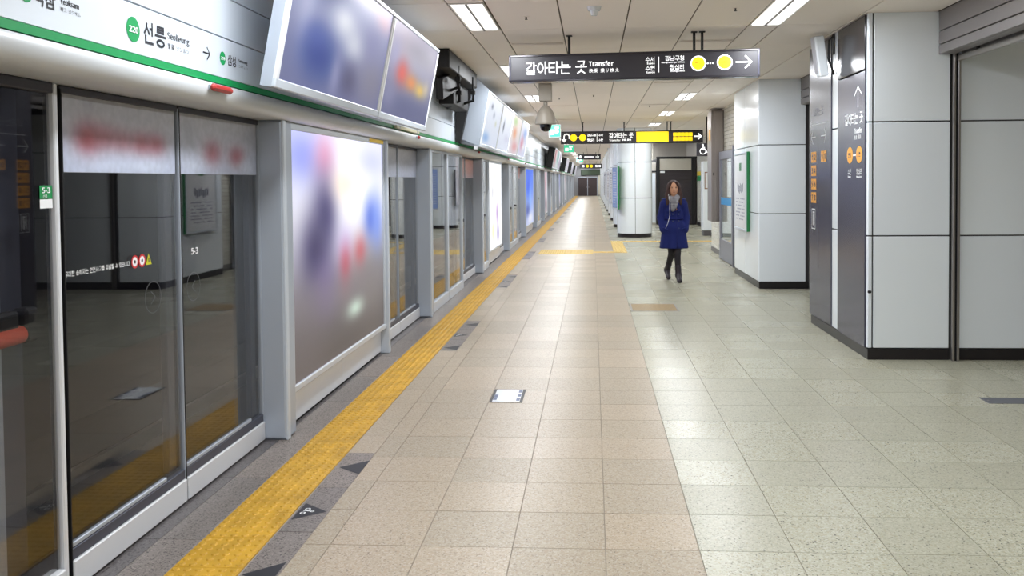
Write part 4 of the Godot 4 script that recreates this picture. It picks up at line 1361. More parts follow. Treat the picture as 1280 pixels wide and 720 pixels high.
func build_poster_pillar() -> void:
	var o := thing("clad_pillar", "white panelled pillar with a green-framed poster on its side", "pillar", Vector3(PX, 0, -12.66))
	var rel := func(v: Vector3) -> Vector3: return v - Vector3(PX, 0, -12.66)
	slab(o, "core", rel.call(Vector3(PX + .02, 0, -14.8)), rel.call(Vector3(4.6, HC, -12.68)), M.joint)
	slab(o, "plinth", rel.call(Vector3(PX + .006, 0, -14.81)), rel.call(Vector3(3.1, .1, -12.666)), M.plinth, .003)
	clad(o, "x", -12.66, [PX, 3.07])
	clad(o, "x", -12.66, [3.165, 4.6], [.1, 1.09, 2.085, 2.66])
	clad(o, "z", PX, [-12.66, -13.75, -14.81])
	var p := thing("wall_poster", "framed white notice poster with a green edge on the side of the white pillar", "poster", Vector3(PX - .028, 1.4, -13.915))
	poster(p, Vector3.ZERO, 1.13, 1.23, M.poster_green, poster_tex(0))

# ------------------------------------------------------------------ round columns
func build_round_columns() -> void:
	var R := .49
	var zz := -24.4
	var proto: Node3D = null
	var i := 0
	while zz > -80.0:
		var lab := "white round column clad in curved panels" if i else "nearest white round column, standing behind the second overhead sign"
		lab = "round white panelled column with black base, first of the row beside the yellow paving" if i == 0 else ("round white panelled column, %s of the row" % ORD[i] if i < 8 else "round white panelled column near the far end")
		var o: Node3D
		if proto == null:
			proto = thing("round_column", lab, "column", Vector3(1.165, 0, zz))
			part(proto, "core", lathe([Vector2(R - .025, 0), Vector2(R - .025, HC)], 32), M.joint)
			part(proto, "base_ring", lathe([Vector2(R - .01, .0), Vector2(R - .01, .09), Vector2(R - .03, .1)], 40), M.plinth)
			for a in 4:
				for j in 3:
					var gap := .012
					part(proto, "curved_panel", lathe([Vector2(R, ROWS[j] + .008), Vector2(R, ROWS[j + 1] - (.008 if j < 2 else 0.0))], 12, a * PI / 2 + gap, (a + 1) * PI / 2 - gap), M.white_panel)
			o = proto
		else:
			o = copy(proto, "round_column")
			o.position = Vector3(1.165, 0, zz)
			tag(o, lab, "column", "round columns farther along the platform")
		if i < 5:
			var p := thing("wall_poster", ["green-framed blue poster on the track side of the first round column", "black-framed pale poster on the second round column", "pale poster on the third round column", "pale poster on a far round column", "pale poster on a far round column"][i], "poster", Vector3(1.165 - (R + .035) * cos(.13), 1.38, zz + (R + .035) * sin(.13)), 0.0, "posters on far round columns" if i > 2 else "")
			p.rotation.y = .13
			poster(p, Vector3.ZERO, .92, 1.2, M.poster_green if i == 0 else M.sign_black, poster_tex(1 if i == 0 else 2))
		zz -= 4.95
		i += 1

# ------------------------------------------------------------------ tiled wall, glass door and booth on the right
func build_right_side() -> void:
	var w := structure("wall_right_tiled")
	slab(w, "wall_core", Vector3(2.66, 0, -19.5), Vector3(4.6, HC, -14.8), M.grout)
	var st := [st_new(), st_new()]
	var y := .1
	var row := 0
	while y < HC - .02:
		var z := -14.83 - (.15 if row % 2 else 0.0)
		while z > -19.45:
			var z0 := maxf(z - .3, -19.5)
			add_box(st[rng.randi_range(0, 1)], Vector3(2.655, y + .037, (z + z0) / 2), Vector3(.02, .068, z - z0 - .006), .002)
			z -= .3
		for k in 3:
			add_box(st[k % 2], Vector3(2.81 + .3 * k, y + .037, -19.505), Vector3(.294, .068, .02), .002)
		y += .074
		row += 1
	var am := ArrayMesh.new()
	for k in 2:
		st[k].generate_normals()
		st[k].commit(am)
		am.surface_set_material(k, M.tile_white[k])
	var o := part(w, "wall_tiles", am, null)
	o.set_meta("kind", "stuff")
	slab(w, "tile_plinth", Vector3(2.64, 0, -19.52), Vector3(2.67, .1, -14.8), mat(rgb(110, 108, 106), .5))
	# glass door standing before the tiles
	var d := thing("glass_door", "grey-framed glass door with a blue band beside the poster pillar", "door", Vector3(2.56, 0, -16.7))
	var fr := mat(rgb(128, 130, 142), .35, .4)
	part(d, "bottom_panel", boxm(Vector3(.05, .4, 1.66), .006), fr, Vector3(0, .21, 0))
	part(d, "top_rail", boxm(Vector3(.05, .16, 1.66), .006), fr, Vector3(0, 2.06, 0))
	for s in [-1, 1]:
		part(d, "stile", boxm(Vector3(.055, 2.13, .16), .006), fr, Vector3(0, 1.075, s * .76))
	part(d, "glass_pane", boxm(Vector3(.012, 1.6, 1.36)), M.clear_glass, Vector3(0, 1.19, 0))
	part(d, "blue_band", boxm(Vector3(.004, .14, 1.36)), M.blue_band, Vector3(-.01, 1.165, 0))
	part(d, "floor_closer", boxm(Vector3(.06, .02, .2), .003), M.black, Vector3(0, .01, .6))
	var fp := thing("door_frame", "dark frame post between the glass door and the white pillar", "door frame", Vector3(2.56, 0, -15.74))
	part(fp, "post", boxm(Vector3(.09, 2.2, .1), .006), M.black, Vector3(0, 1.1, 0))
	part(fp, "edge", boxm(Vector3(.03, 2.2, .03), .004), fr, Vector3(-.045, 1.1, .04))
	var c := thing("steel_wall_box", "tall brushed steel box hanging on the tiled wall beyond the glass door", "wall box", Vector3(2.52, 0, -17.95))
	var brushed := mat(rgb(150, 142, 138), .38, .75)
	part(c, "body", boxm(Vector3(.25, 2.25, .6), .01), brushed, Vector3(0, 1.86, 0))
	part(c, "front_cover", boxm(Vector3(.16, 2.2, .012), .004), brushed, Vector3(.03, 1.86, .305))
	part(c, "lit_sign", boxm(Vector3(.012, .22, .16), .003), M.ink_orange, Vector3(-.13, 2.5, .1))
	part(c, "lock", boxm(Vector3(.02, .06, .02), .004), M.black, Vector3(-.08, 1.7, .31))
	# wheelchair sign
	var ws := thing("wheelchair_sign", "small black square sign with a white wheelchair symbol near the steel box", "sign", Vector3(2.53, 2.275, -20.0))
	part(ws, "board", boxm(Vector3(.31, .3, .05), .006), M.sign_black)
	var s2 := st_new()
	add_disc(s2, Vector2(-.01, -.035), .075, 0, .058)
	add_disc(s2, Vector2(-.012, .105), .022)
	for l in [[-.012, .08, -.005, .0], [-.005, .0, .05, -.005], [.05, -.005, .085, -.075], [-.01, .05, .035, .045]]:
		var a := Vector2(l[0], l[1])
		var b := Vector2(l[2], l[3])
		var n := (b - a).orthogonal().normalized() * .011
		poly(s2, [Vector3(a.x - n.x, a.y - n.y, .0004), Vector3(b.x - n.x, b.y - n.y, .0004), Vector3(b.x + n.x, b.y + n.y, .0004), Vector3(a.x + n.x, a.y + n.y, .0004)], Vector3(0, 0, 1))
	part(ws, "wheelchair_symbol", done(s2), M.sign_glow, Vector3(0, 0, .0262))
	part(ws, "hanger", boxm(Vector3(.03, HC - 2.42, .03), .004), M.black, Vector3(.08, (HC - 2.275 + .145) / 2, 0))
	# white cabinet wall and tiled recess behind
	var wc := thing("equipment_cabinet", "white wall cabinet with a wooden notice frame past the steel box", "cabinet", Vector3(3.3, 0, -24.8))
	part(wc, "body", boxm(Vector3(.4, 1.95, .5), .008), M.white_panel, Vector3(0, 1.125, 0))
	part(wc, "plinth", boxm(Vector3(.38, .15, .46), .004), mat(rgb(96, 94, 96), .5), Vector3(0, .075, 0))
	part(wc, "notice_frame", boxm(Vector3(.18, .48, .02), .004), mat(rgb(126, 84, 50), .5), Vector3(-.07, 1.56, .26))
	part(wc, "notice_sheet", boxm(Vector3(.14, .43, .006)), M.ink_white, Vector3(-.07, 1.56, .272))
	part(wc, "red_label", boxm(Vector3(.06, .05, .006)), M.red_lamp, Vector3(.12, 1.6, .254))
	var w2 := structure("wall_right_recess")
	slab(w2, "wall_core", Vector3(3.66, 0, -34.0), Vector3(3.86, HC, -19.5), M.plaster)
	slab(w2, "wall_cheek", Vector3(3.2, 0, -19.6), Vector3(4.6, HC, -19.5), M.plaster)
	slab(w2, "back_wall", Vector3(2.35, 0, -34.2), Vector3(3.86, HC, -34.0), M.plaster)
	var stt := st_new()
	y = .1
	while y < HC - .05:
		var z := -25.1
		while z > -30.4:
			add_box(stt, Vector3(3.655, y + .037, z - .148), Vector3(.02, .068, .294), .002)
			z -= .3
		y += .074
	var tt := part(w2, "wall_tiles", done(stt), M.tile_white[1])
	tt.set_meta("kind", "stuff")
	slab(w2, "yellow_band", Vector3(3.635, 1.72, -30.4), Vector3(3.645, 1.86, -25.1), M.yellow_band)
	slab(w2, "green_band", Vector3(3.635, 1.54, -30.4), Vector3(3.645, 1.71, -25.1), M.poster_green)
	slab(w2, "dark_plinth", Vector3(3.63, 0, -30.4), Vector3(3.67, .12, -25.1), M.plinth)
	# shuttered booth
	var b := thing("shuttered_booth", "dark brown shuttered kiosk with a pale fascia behind the walking person", "kiosk", Vector3(2.945, 0, -30.6))
	part(b, "body", boxm(Vector3(1.36, 2.34, 3.0), .01), M.brown, Vector3(0, 1.17, -1.52))
	for k in 14:
		part(b, "shutter_slat", boxm(Vector3(1.2, .126, .02), .005), M.brown, Vector3(-.02, .1 + .13 * k, -.008))
	part(b, "fascia", boxm(Vector3(1.12, .4, .03), .006), mat(rgb(178, 172, 160), .5), Vector3(-.05, 2.12, 0))
	part(b, "top_trim", boxm(Vector3(1.42, .06, .12), .006), M.black, Vector3(0, 2.37, -.03))
	for x in [-.65, .57]:
		part(b, "corner_post", boxm(Vector3(.1, 2.36, .08), .006), M.black, Vector3(x, 1.18, .0))
	part(b, "name_plate", boxm(Vector3(.16, .06, .01), .002), M.ink_white, Vector3(-.5, 1.86, .02))
	var sb := thing("pale_side_cabinet", "narrow pale cabinet with black edges at the left side of the dark kiosk", "cabinet", Vector3(2.15, 0, -31.6))
	part(sb, "body", boxm(Vector3(.16, 2.2, 1.8), .006), mat(rgb(196, 190, 180), .5), Vector3(0, 1.1, 0))
	part(sb, "door", boxm(Vector3(.12, 1.75, .014), .004), M.white_panel, Vector3(.0, .95, .905))
	part(sb, "edge_post", boxm(Vector3(.03, 1.9, .03), .004), M.black, Vector3(-.075, .95, .9))
	part(sb, "header_rail", boxm(Vector3(.18, .05, .03), .004), M.black, Vector3(0, 1.88, .905))
	var w3 := structure("wall_right_far")
	slab(w3, "wall_surface", Vector3(2.36, 0, END_Z), Vector3(2.55, HC, -34.1), M.plaster)
	slab(w3, "wall_plinth", Vector3(2.33, 0, END_Z), Vector3(2.36, .1, -34.2), M.plinth)

# ------------------------------------------------------------------ far end
func build_far_end() -> void:
	var w := structure("wall_far")
	slab(w, "wall_surface", Vector3(-2.2, 0, END_Z - .2), Vector3(2.6, HC + .1, END_Z), mat(rgb(150, 150, 154), .6))
	slab(w, "tunnel_end", Vector3(-7.2, -1.8, END_Z - .2), Vector3(-2.2, 4.4, END_Z), M.concrete)
	slab(w, "pale_panel", Vector3(.55, .1, END_Z), Vector3(1.25, 2.2, END_Z + .06), mat(rgb(190, 186, 172), .6))
	var d := thing("end_door", "dark brown double door in the wall at the far end of the platform", "door", Vector3(-.53, 0, END_Z + .06))
	for s in [-1, 1]:
		var leaf := part(d, "door_leaf", boxm(Vector3(.92, 1.78, .05), .006), mat(rgb(58, 46, 48), .45), Vector3(s * .49, .91, 0))
		part(leaf, "handle", boxm(Vector3(.03, .2, .03), .006), M.steel, Vector3(-s * .38, 0, .04))
	part(d, "door_frame", boxm(Vector3(.06, 1.84, .08), .006), M.alu, Vector3(0, .92, 0))
	for s in [-1, 1]:
		part(d, "door_frame", boxm(Vector3(.05, 1.84, .08), .006), M.alu, Vector3(s * .98, .92, 0))
	part(d, "door_frame", boxm(Vector3(2.0, .06, .08), .006), M.alu, Vector3(0, 1.86, 0))
	var g := thing("end_wall_board", "dark green board above the far double door", "sign", Vector3(-.1, 2.35, END_Z + .08))
	part(g, "board", boxm(Vector3(2.2, .5, .08), .01), mat(rgb(58, 72, 54), .5))
	part(g, "frame_rail", boxm(Vector3(2.24, .03, .1), .005), M.black, Vector3(0, .26, 0))
	part(g, "frame_rail", boxm(Vector3(2.24, .03, .1), .005), M.black, Vector3(0, -.26, 0))

# ------------------------------------------------------------------ hanging signs
func hung_sign(n: String, label: String, c: Vector3, w: float, h: float, turn: float, rods: Array) -> Node3D:
	var o := thing(n, label, "sign", c, turn)
	part(o, "face_board", boxm(Vector3(w - .03, h - .03, .13), .004), M.sign_black)
	for s in [-1, 1]:
		part(o, "frame_rail", boxm(Vector3(w, .02, .15), .004), M.board_dark, Vector3(0, s * (h / 2 - .01), 0))
		part(o, "frame_end", boxm(Vector3(.02, h, .15), .004), M.board_slate, Vector3(s * (w / 2 - .01), 0, 0))
	for x in rods:
		var H := HC - (c.y + h / 2)
		var r := part(o, "hanger_rod", boxm(Vector3(.025, H, .025), .004), M.black, Vector3(x, h / 2 + H / 2, 0))
		part(r, "ceiling_plate", boxm(Vector3(.06, .008, .06), .002), M.black, Vector3(0, H / 2 - .004, 0))
	return o

func build_signs() -> void:
	var Z := .0665
	var s := hung_sign("hanging_sign", "long black overhead transfer sign with two yellow discs and a right arrow", Vector3(.393, 2.709, -8.55), 2.43, .265, -.078, [-.62, .6, .676])
	strokes(s, "갈아타는 곳", Vector3(-1.045, -.06, Z), .118, M.sign_glow, Vector3.ZERO, .1, 1.13, .85)
	latin(s, "Transfer", Vector3(-.42, .003, Z), .24, .052, M.sign_glow)
	strokes(s, "換乘 乗り換え", Vector3(-.42, -.058, Z), .042, M.sign_glow, Vector3.ZERO, .085, 1.12)
	strokes(s, "수서", Vector3(.132, .036, Z), .044, M.sign_glow, Vector3.ZERO, .11, 1.08)
	latin(s, "Suseo", Vector3(.145, .008, Z), .075, .02, M.sign_glow)
	strokes(s, "수원", Vector3(.132, -.05, Z), .044, M.sign_glow, Vector3.ZERO, .11, 1.08)
	latin(s, "Suwon", Vector3(.14, -.078, Z), .08, .02, M.sign_glow)
	strokes(s, "강남구청", Vector3(.32, .04, Z), .044, M.sign_glow, Vector3.ZERO, .11, 1.08)
	latin(s, "Gangnam-gu Office", Vector3(.285, .012, Z), .22, .019, M.sign_glow)
	strokes(s, "왕십리", Vector3(.365, -.046, Z), .044, M.sign_glow, Vector3.ZERO, .11, 1.08)
	latin(s, "Wangsimni", Vector3(.37, -.074, Z), .135, .021, M.sign_glow)
	var st := st_new()
	add_bar(st, Vector2(.253, -.07), Vector2(.262, .08))
	for x in [.725, .75, .775]:
		add_disc(st, Vector2(x, .004), .008)
	add_disc(st, Vector2(.636, .006), .074, 0, .062)
	add_disc(st, Vector2(.886, .01), .074, 0, .062)
	part(s, "rings_and_dots", done(st), M.sign_glow, Vector3(0, 0, Z))
	for d in [Vector2(.636, .006), Vector2(.886, .01)]:
		st = st_new()
		add_disc(st, d, .062)
		part(s, "yellow_line_disc", done(st), M.sign_yellow, Vector3(0, 0, Z))
	strokes(s, "분당", Vector3(.6, -.012, Z + .001), .034, mat(rgb(206, 170, 10), .5), Vector3.ZERO, .12, 1.05)
	strokes(s, "분당", Vector3(.85, -.008, Z + .001), .034, mat(rgb(206, 170, 10), .5), Vector3.ZERO, .12, 1.05)
	strokes(s, "→", Vector3(.99, -.066, Z), .15, M.sign_glow, Vector3.ZERO, .09)
	# second sign
	var q := hung_sign("hanging_sign", "black and yellow overhead sign with U-turn arrow hanging before the round column", Vector3(.96, 2.65, -21.5), 3.49, .31, 0.0, [-1.2, -.18, .88, .97])
	for x in [-1.43, -1.205]:
		st = st_new()
		add_disc(st, Vector2(x, 0), .085)
		part(q, "yellow_line_disc", done(st), M.sign_yellow, Vector3(0, 0, Z))
	part(q, "yellow_field", print_quad(.786, .256), M.sign_yellow, Vector3(.513, 0, Z))
	for i in 5:
		for j in 2:
			part(q, "yellow_exit_plate", print_quad(.086, .095), M.sign_yellow, Vector3(1.063 + .096 * i, -.0575 + .11 * j, Z))
	st = st_new()
	add_bar(st, Vector2(-1.35, -.008), Vector2(-1.285, .008))
	add_bar(st, Vector2(-.856, -.1), Vector2(-.844, .1))
	for k in 9:     # arc of the U-turn arrow
		var a := PI * k / 9.0
		var b := PI * (k + 1) / 9.0
		var c0 := Vector2(-1.6, .025)
		poly(st, [Vector3(c0.x + cos(a) * .08, c0.y + sin(a) * .08, 0), Vector3(c0.x + cos(a) * .05, c0.y + sin(a) * .05, 0), Vector3(c0.x + cos(b) * .05, c0.y + sin(b) * .05, 0), Vector3(c0.x + cos(b) * .08, c0.y + sin(b) * .08, 0)], Vector3(0, 0, 1))
	poly(st, [Vector3(-1.73, -.04, 0), Vector3(-1.6, -.04, 0), Vector3(-1.665, -.12, 0)], Vector3(0, 0, 1))
	add_bar(st, Vector2(-1.68, -.05), Vector2(-1.65, .025))
	add_bar(st, Vector2(-1.55, -.03), Vector2(-1.52, .025))
	part(q, "symbols", done(st), M.sign_glow, Vector3(0, 0, Z))
	strokes(q, "강남구청", Vector3(-1.09, .03, Z), .055, M.sign_glow, Vector3.ZERO, .14, 1.0)
	strokes(q, "왕십리", Vector3(-1.09, -.09, Z), .06, M.sign_glow, Vector3.ZERO, .14, 1.0)
	strokes(q, "수서", Vector3(-.81, .03, Z), .055, M.sign_glow, Vector3.ZERO, .14, 1.0)
	strokes(q, "수원", Vector3(-.81, -.09, Z), .055, M.sign_glow, Vector3.ZERO, .14, 1.0)
	strokes(q, "갈아타는 곳", Vector3(-.55, -.02, Z), .125, M.sign_glow, Vector3.ZERO, .12, 1.12, .8)
	latin(q, "Transfer", Vector3(-.55, -.098, Z), .28, .05, M.sign_glow)
	strokes(q, "換乘 乗換", Vector3(-.24, -.09, Z), .05, M.sign_glow, Vector3.ZERO, .12, 1.06)
	part(q, "divider", boxm(Vector3(.02, .29, .135), .003), M.board_dark, Vector3(.07, 0, 0))
	strokes(q, "→", Vector3(1.54, -.08, Z), .165, M.sign_glow, Vector3.ZERO, .2)
	# signs farther down the platform
	var f := hung_sign("hanging_sign", "distant black overhead sign with one white line and right arrow", Vector3(-.18, 2.8, -45.0), 1.2, .27, 0.0, [-.3, .35])
	st = st_new()
	add_bar(st, Vector2(-.25, -.03), Vector2(.25, .03))
	add_disc(st, Vector2(-.45, 0), .07)
	part(f, "text_line", done(st), M.sign_glow, Vector3(0, 0, Z + .011))
	strokes(f, "→", Vector3(.34, -.08, Z + .011), .16, M.sign_glow, Vector3.ZERO, .2)
	var e := hung_sign("hanging_sign", "farthest black overhead sign with yellow discs near the end door", Vector3(.0, 2.66, -66.0), 2.0, .34, 0.0, [-.6, .6])
	for x in [-.4, -.1]:
		st = st_new()
		add_disc(st, Vector2(x, 0), .11)
		part(e, "yellow_line_disc", done(st), M.sign_yellow, Vector3(0, 0, Z + .011))
	st = st_new()
	for x in [-.8, .2, .45, .7]:
		add_bar(st, Vector2(x, -.08), Vector2(x + .16, .08))
	part(e, "text_line", done(st), M.sign_glow, Vector3(0, 0, Z + .011))
	# exit signs
	for d in [[-.87, 2.74, -20.0, .28, .3, "green lit exit sign hanging beside the dome camera", ""], [-.9, 2.8, -33.0, .4, .3, "distant green and white lit exit sign", "distant exit signs"], [-.75, 2.78, -50.0, .4, .3, "distant green and white lit exit sign", "distant exit signs"]]:
		var x := thing("exit_sign", d[5], "sign", Vector3(d[0], d[1], d[2]), 0.0, d[6])
		part(x, "box", boxm(Vector3(d[3], d[4], .1), .006), M.white_alu)
		part(x, "lit_sign_face", boxm(Vector3(d[3] - .03, d[4] - .03, .01), .002), M.sign_green, Vector3(0, 0, .052))
		var sx := st_new()
		add_bar(sx, Vector2(-d[3] * .35, -d[4] * .3), Vector2(-d[3] * .05, d[4] * .1))
		add_bar(sx, Vector2(d[3] * .0, d[4] * .15), Vector2(d[3] * .35, d[4] * .3))
		add_disc(sx, Vector2(d[3] * .15, -d[4] * .05), .05)
		part(x, "pictogram", done(sx), M.sign_glow, Vector3(0, 0, .058))
		var H: float = HC - d[1] - d[4] / 2
		part(x, "hanger_rod", boxm(Vector3(.025, H, .025), .003), M.black, Vector3(0, d[4] / 2 + H / 2, 0))

# ------------------------------------------------------------------ small ceiling things
func build_ceiling_fixtures() -> void:
	var c := thing("dome_camera", "grey dome security camera hanging from the ceiling below the transfer sign", "camera", Vector3(-.688, HC, -12.75))
	var body := mat(rgb(150, 142, 130), .45)
	part(c, "mount_box", boxm(Vector3(.19, .27, .19), .01), body, Vector3(0, -.135, 0))
	part(c, "neck", lathe([Vector2(.03, -.26), Vector2(.03, -.34)], 20), body)
	part(c, "housing", lathe([Vector2(.0, -.32), Vector2(.045, -.33), Vector2(.09, -.38), Vector2(.125, -.45), Vector2(.148, -.53), Vector2(.155, -.59), Vector2(.15, -.605), Vector2(.09, -.606), Vector2(0, -.606)].map(func(v): return v), 32), body)
	part(c, "lens_dome", lathe([Vector2(.088, -.606), Vector2(.084, -.645), Vector2(.066, -.685), Vector2(.036, -.707), Vector2(0, -.714)], 28), mat(rgb(20, 18, 22), .1))
	# linear air outlets
	var proto: Node3D = null
	for k in 9:
		for i in [3, 6]:
			if k == 1 and i == 3:
				continue       # the dome camera hangs here
			var x: float = (CX[i] + CX[i + 1]) / 2
			var z := -9.05 - 3.765 * k
			var o: Node3D
			if proto == null:
				proto = thing("air_outlet", "slim linear air outlet in the ceiling panels", "air vent", Vector3(x, HC, z), 0.0, "linear air outlets in the ceiling")
				part(proto, "slot", boxm(Vector3(.5, .006, .03), .001), M.ceiling_gap, Vector3(0, -.003, 0))
				for s in [-1, 1]:
					part(proto, "lip", boxm(Vector3(.54, .012, .02), .003), M.ceiling2, Vector3(0, -.006, s * .024))
				o = proto
			else:
				o = copy(proto, "air_outlet")
				o.position = Vector3(x, HC, z)
	# sprinklers and detectors
	var sp: Node3D = null
	for q in [[-.57, -7.55], [1.2, -7.35], [.02, -14.6], [1.1, -16.8], [-.57, -15.0]]:
		if sp == null:
			sp = thing("ceiling_sprinkler", "tiny sprinkler head in a ceiling panel", "sprinkler", Vector3(q[0], HC, q[1]), 0.0, "sprinkler heads in the ceiling")
			part(sp, "rosette", lathe([Vector2(0, -.006), Vector2(.02, -.005), Vector2(.03, 0)], 20), M.ceiling2)
			part(sp, "head", lathe([Vector2(0, -.03), Vector2(.014, -.028), Vector2(.006, -.02), Vector2(.008, -.005)], 16), M.sign_black)
		else:
			var o := copy(sp, "ceiling_sprinkler")
			o.position = Vector3(q[0], HC, q[1])
	var d := thing("smoke_detector", "white conical smoke detector on the ceiling above the transfer sign", "detector", Vector3(.02, HC, -7.2))
	part(d, "base", lathe([Vector2(0, -.03), Vector2(.05, -.03), Vector2(.06, 0)], 24), M.white_panel)
	part(d, "cap", lathe([Vector2(0, -.075), Vector2(.025, -.07), Vector2(.034, -.03)], 24), M.white_panel)

# ------------------------------------------------------------------ the walking person
# signed-distance field: capsules [a, b, ra, rb] and ellipsoids [centre, radii]; joined smoothly, meshed as surface nets
func field_mesh(items: Array, cell: float, k: float, cut_y := -1e9) -> ArrayMesh:
	var lo := Vector3.ONE * 1e9
	var hi := -lo
	for it in items:
		if it.size() == 4:
			var r := Vector3.ONE * maxf(it[2], it[3])
			lo = lo.min(it[0] - r).min(it[1] - r)
			hi = hi.max(it[0] + r).max(it[1] + r)
		else:
			lo = lo.min(it[0] - it[1])
			hi = hi.max(it[0] + it[1])
	var pad := k + cell * 3
	lo -= Vector3.ONE * pad
	hi += Vector3.ONE * pad
	var n := Vector3i(((hi - lo) / cell).ceil()) + Vector3i.ONE
	var f := PackedFloat32Array()
	f.resize(n.x * n.y * n.z)
	f.fill(1.0)
	for it in items:
		var a: Vector3 = it[0]
		var cap: bool = it.size() == 4
		var b: Vector3 = it[1] if cap else it[0]
		var r: Vector3 = Vector3.ONE * maxf(it[2], it[3]) if cap else it[1]
		var i0 := Vector3i(((a.min(b) - r - Vector3.ONE * pad - lo) / cell).floor()).clamp(Vector3i.ZERO, n - Vector3i.ONE)
		var i1 := Vector3i(((a.max(b) + r + Vector3.ONE * pad - lo) / cell).ceil()).clamp(Vector3i.ZERO, n - Vector3i.ONE)
		var ab := b - a
		var l2 := maxf(ab.length_squared(), 1e-9)
		var rm := minf(r.x, minf(r.y, r.z))
		for z in range(i0.z, i1.z + 1):
			for y in range(i0.y, i1.y + 1):
				var at := (z * n.y + y) * n.x
				for x in range(i0.x, i1.x + 1):
					var p := lo + Vector3(x, y, z) * cell
					var d: float
					if cap:
						var t := clampf((p - a).dot(ab) / l2, 0.0, 1.0)
						d = (p - a - ab * t).length() - lerpf(it[2], it[3], t)
					else:
						var q := (p - a) / r
						var len_ := q.length()
						d = (len_ - 1.0) * rm if len_ < .3 else len_ * (len_ - 1.0) / maxf((q / r).length(), 1e-6)
					var e := f[at + x]
					var h := maxf(k - absf(d - e), 0.0) / k
					f[at + x] = minf(d, e) - h * h * k * .25
	if cut_y > -1e8:
		for z in n.z:
			for y in n.y:
				var py := lo.y + y * cell
				for x in n.x:
					var id := (z * n.y + y) * n.x + x
					f[id] = maxf(f[id], cut_y - py)
	var verts := PackedVector3Array()
	var index := PackedInt32Array()
	var cellv := {}
	var sx := 1
	var sy := n.x
	var sz := n.x * n.y
	var corner := [0, sx, sy, sx + sy, sz, sx + sz, sy + sz, sx + sy + sz]
	var pos := [Vector3(0, 0, 0), Vector3(1, 0, 0), Vector3(0, 1, 0), Vector3(1, 1, 0), Vector3(0, 0, 1), Vector3(1, 0, 1), Vector3(0, 1, 1), Vector3(1, 1, 1)]
	var edges := [[0, 1], [2, 3], [4, 5], [6, 7], [0, 2], [1, 3], [4, 6], [5, 7], [0, 4], [1, 5], [2, 6], [3, 7]]
	for z in n.z - 1:
		for y in n.y - 1:
			for x in n.x - 1:
				var base := z * sz + y * sy + x
				if f[base] > cell * 2.5 or f[base] < -cell * 2.5:
					continue
				var sum := Vector3.ZERO
				var cnt := 0
				for e in edges:
					var v0 := f[base + corner[e[0]]]
					var v1 := f[base + corner[e[1]]]
					if (v0 < 0.0) != (v1 < 0.0):
						sum += pos[e[0]].lerp(pos[e[1]], v0 / (v0 - v1))
						cnt += 1
				if cnt:
					cellv[base] = verts.size()
					verts.append(lo + (Vector3(x, y, z) + sum / cnt) * cell)
	for key in cellv:
		var base: int = key
		var v0 := f[base]
		for ax in 3:
			var s: int = [sx, sy, sz][ax]
			var u: int = [sy, sz, sx][ax]
			var v: int = [sz, sx, sy][ax]
			var v1 := f[base + s]
			if (v0 < 0.0) == (v1 < 0.0):
				continue
			if not (cellv.has(base - u) and cellv.has(base - v) and cellv.has(base - u - v)):
				continue
			var q := [cellv[base], cellv[base - u], cellv[base - u - v], cellv[base - v]]
			if v0 < 0.0:
				index.append_array([q[0], q[2], q[1], q[0], q[3], q[2]])
			else:
				index.append_array([q[0], q[1], q[2], q[0], q[2], q[3]])
	# winding: make the faces look outwards, then smooth normals
	var norm := PackedVector3Array()
	norm.resize(verts.size())
	for i in range(0, index.size(), 3):
		var c := (verts[index[i + 2]] - verts[index[i]]).cross(verts[index[i + 1]] - verts[index[i]])
		for j in 3:
			norm[index[i + j]] += c
	for i in norm.size():
		norm[i] = norm[i].normalized()
	var arr := []
	arr.resize(Mesh.ARRAY_MAX)
	arr[Mesh.ARRAY_VERTEX] = verts
	arr[Mesh.ARRAY_NORMAL] = norm
	arr[Mesh.ARRAY_INDEX] = index
	var m := ArrayMesh.new()
	m.add_surface_from_arrays(Mesh.PRIMITIVE_TRIANGLES, arr)
	return m

func V(x: float, y: float, z: float) -> Vector3:
	return Vector3(x, y, z)

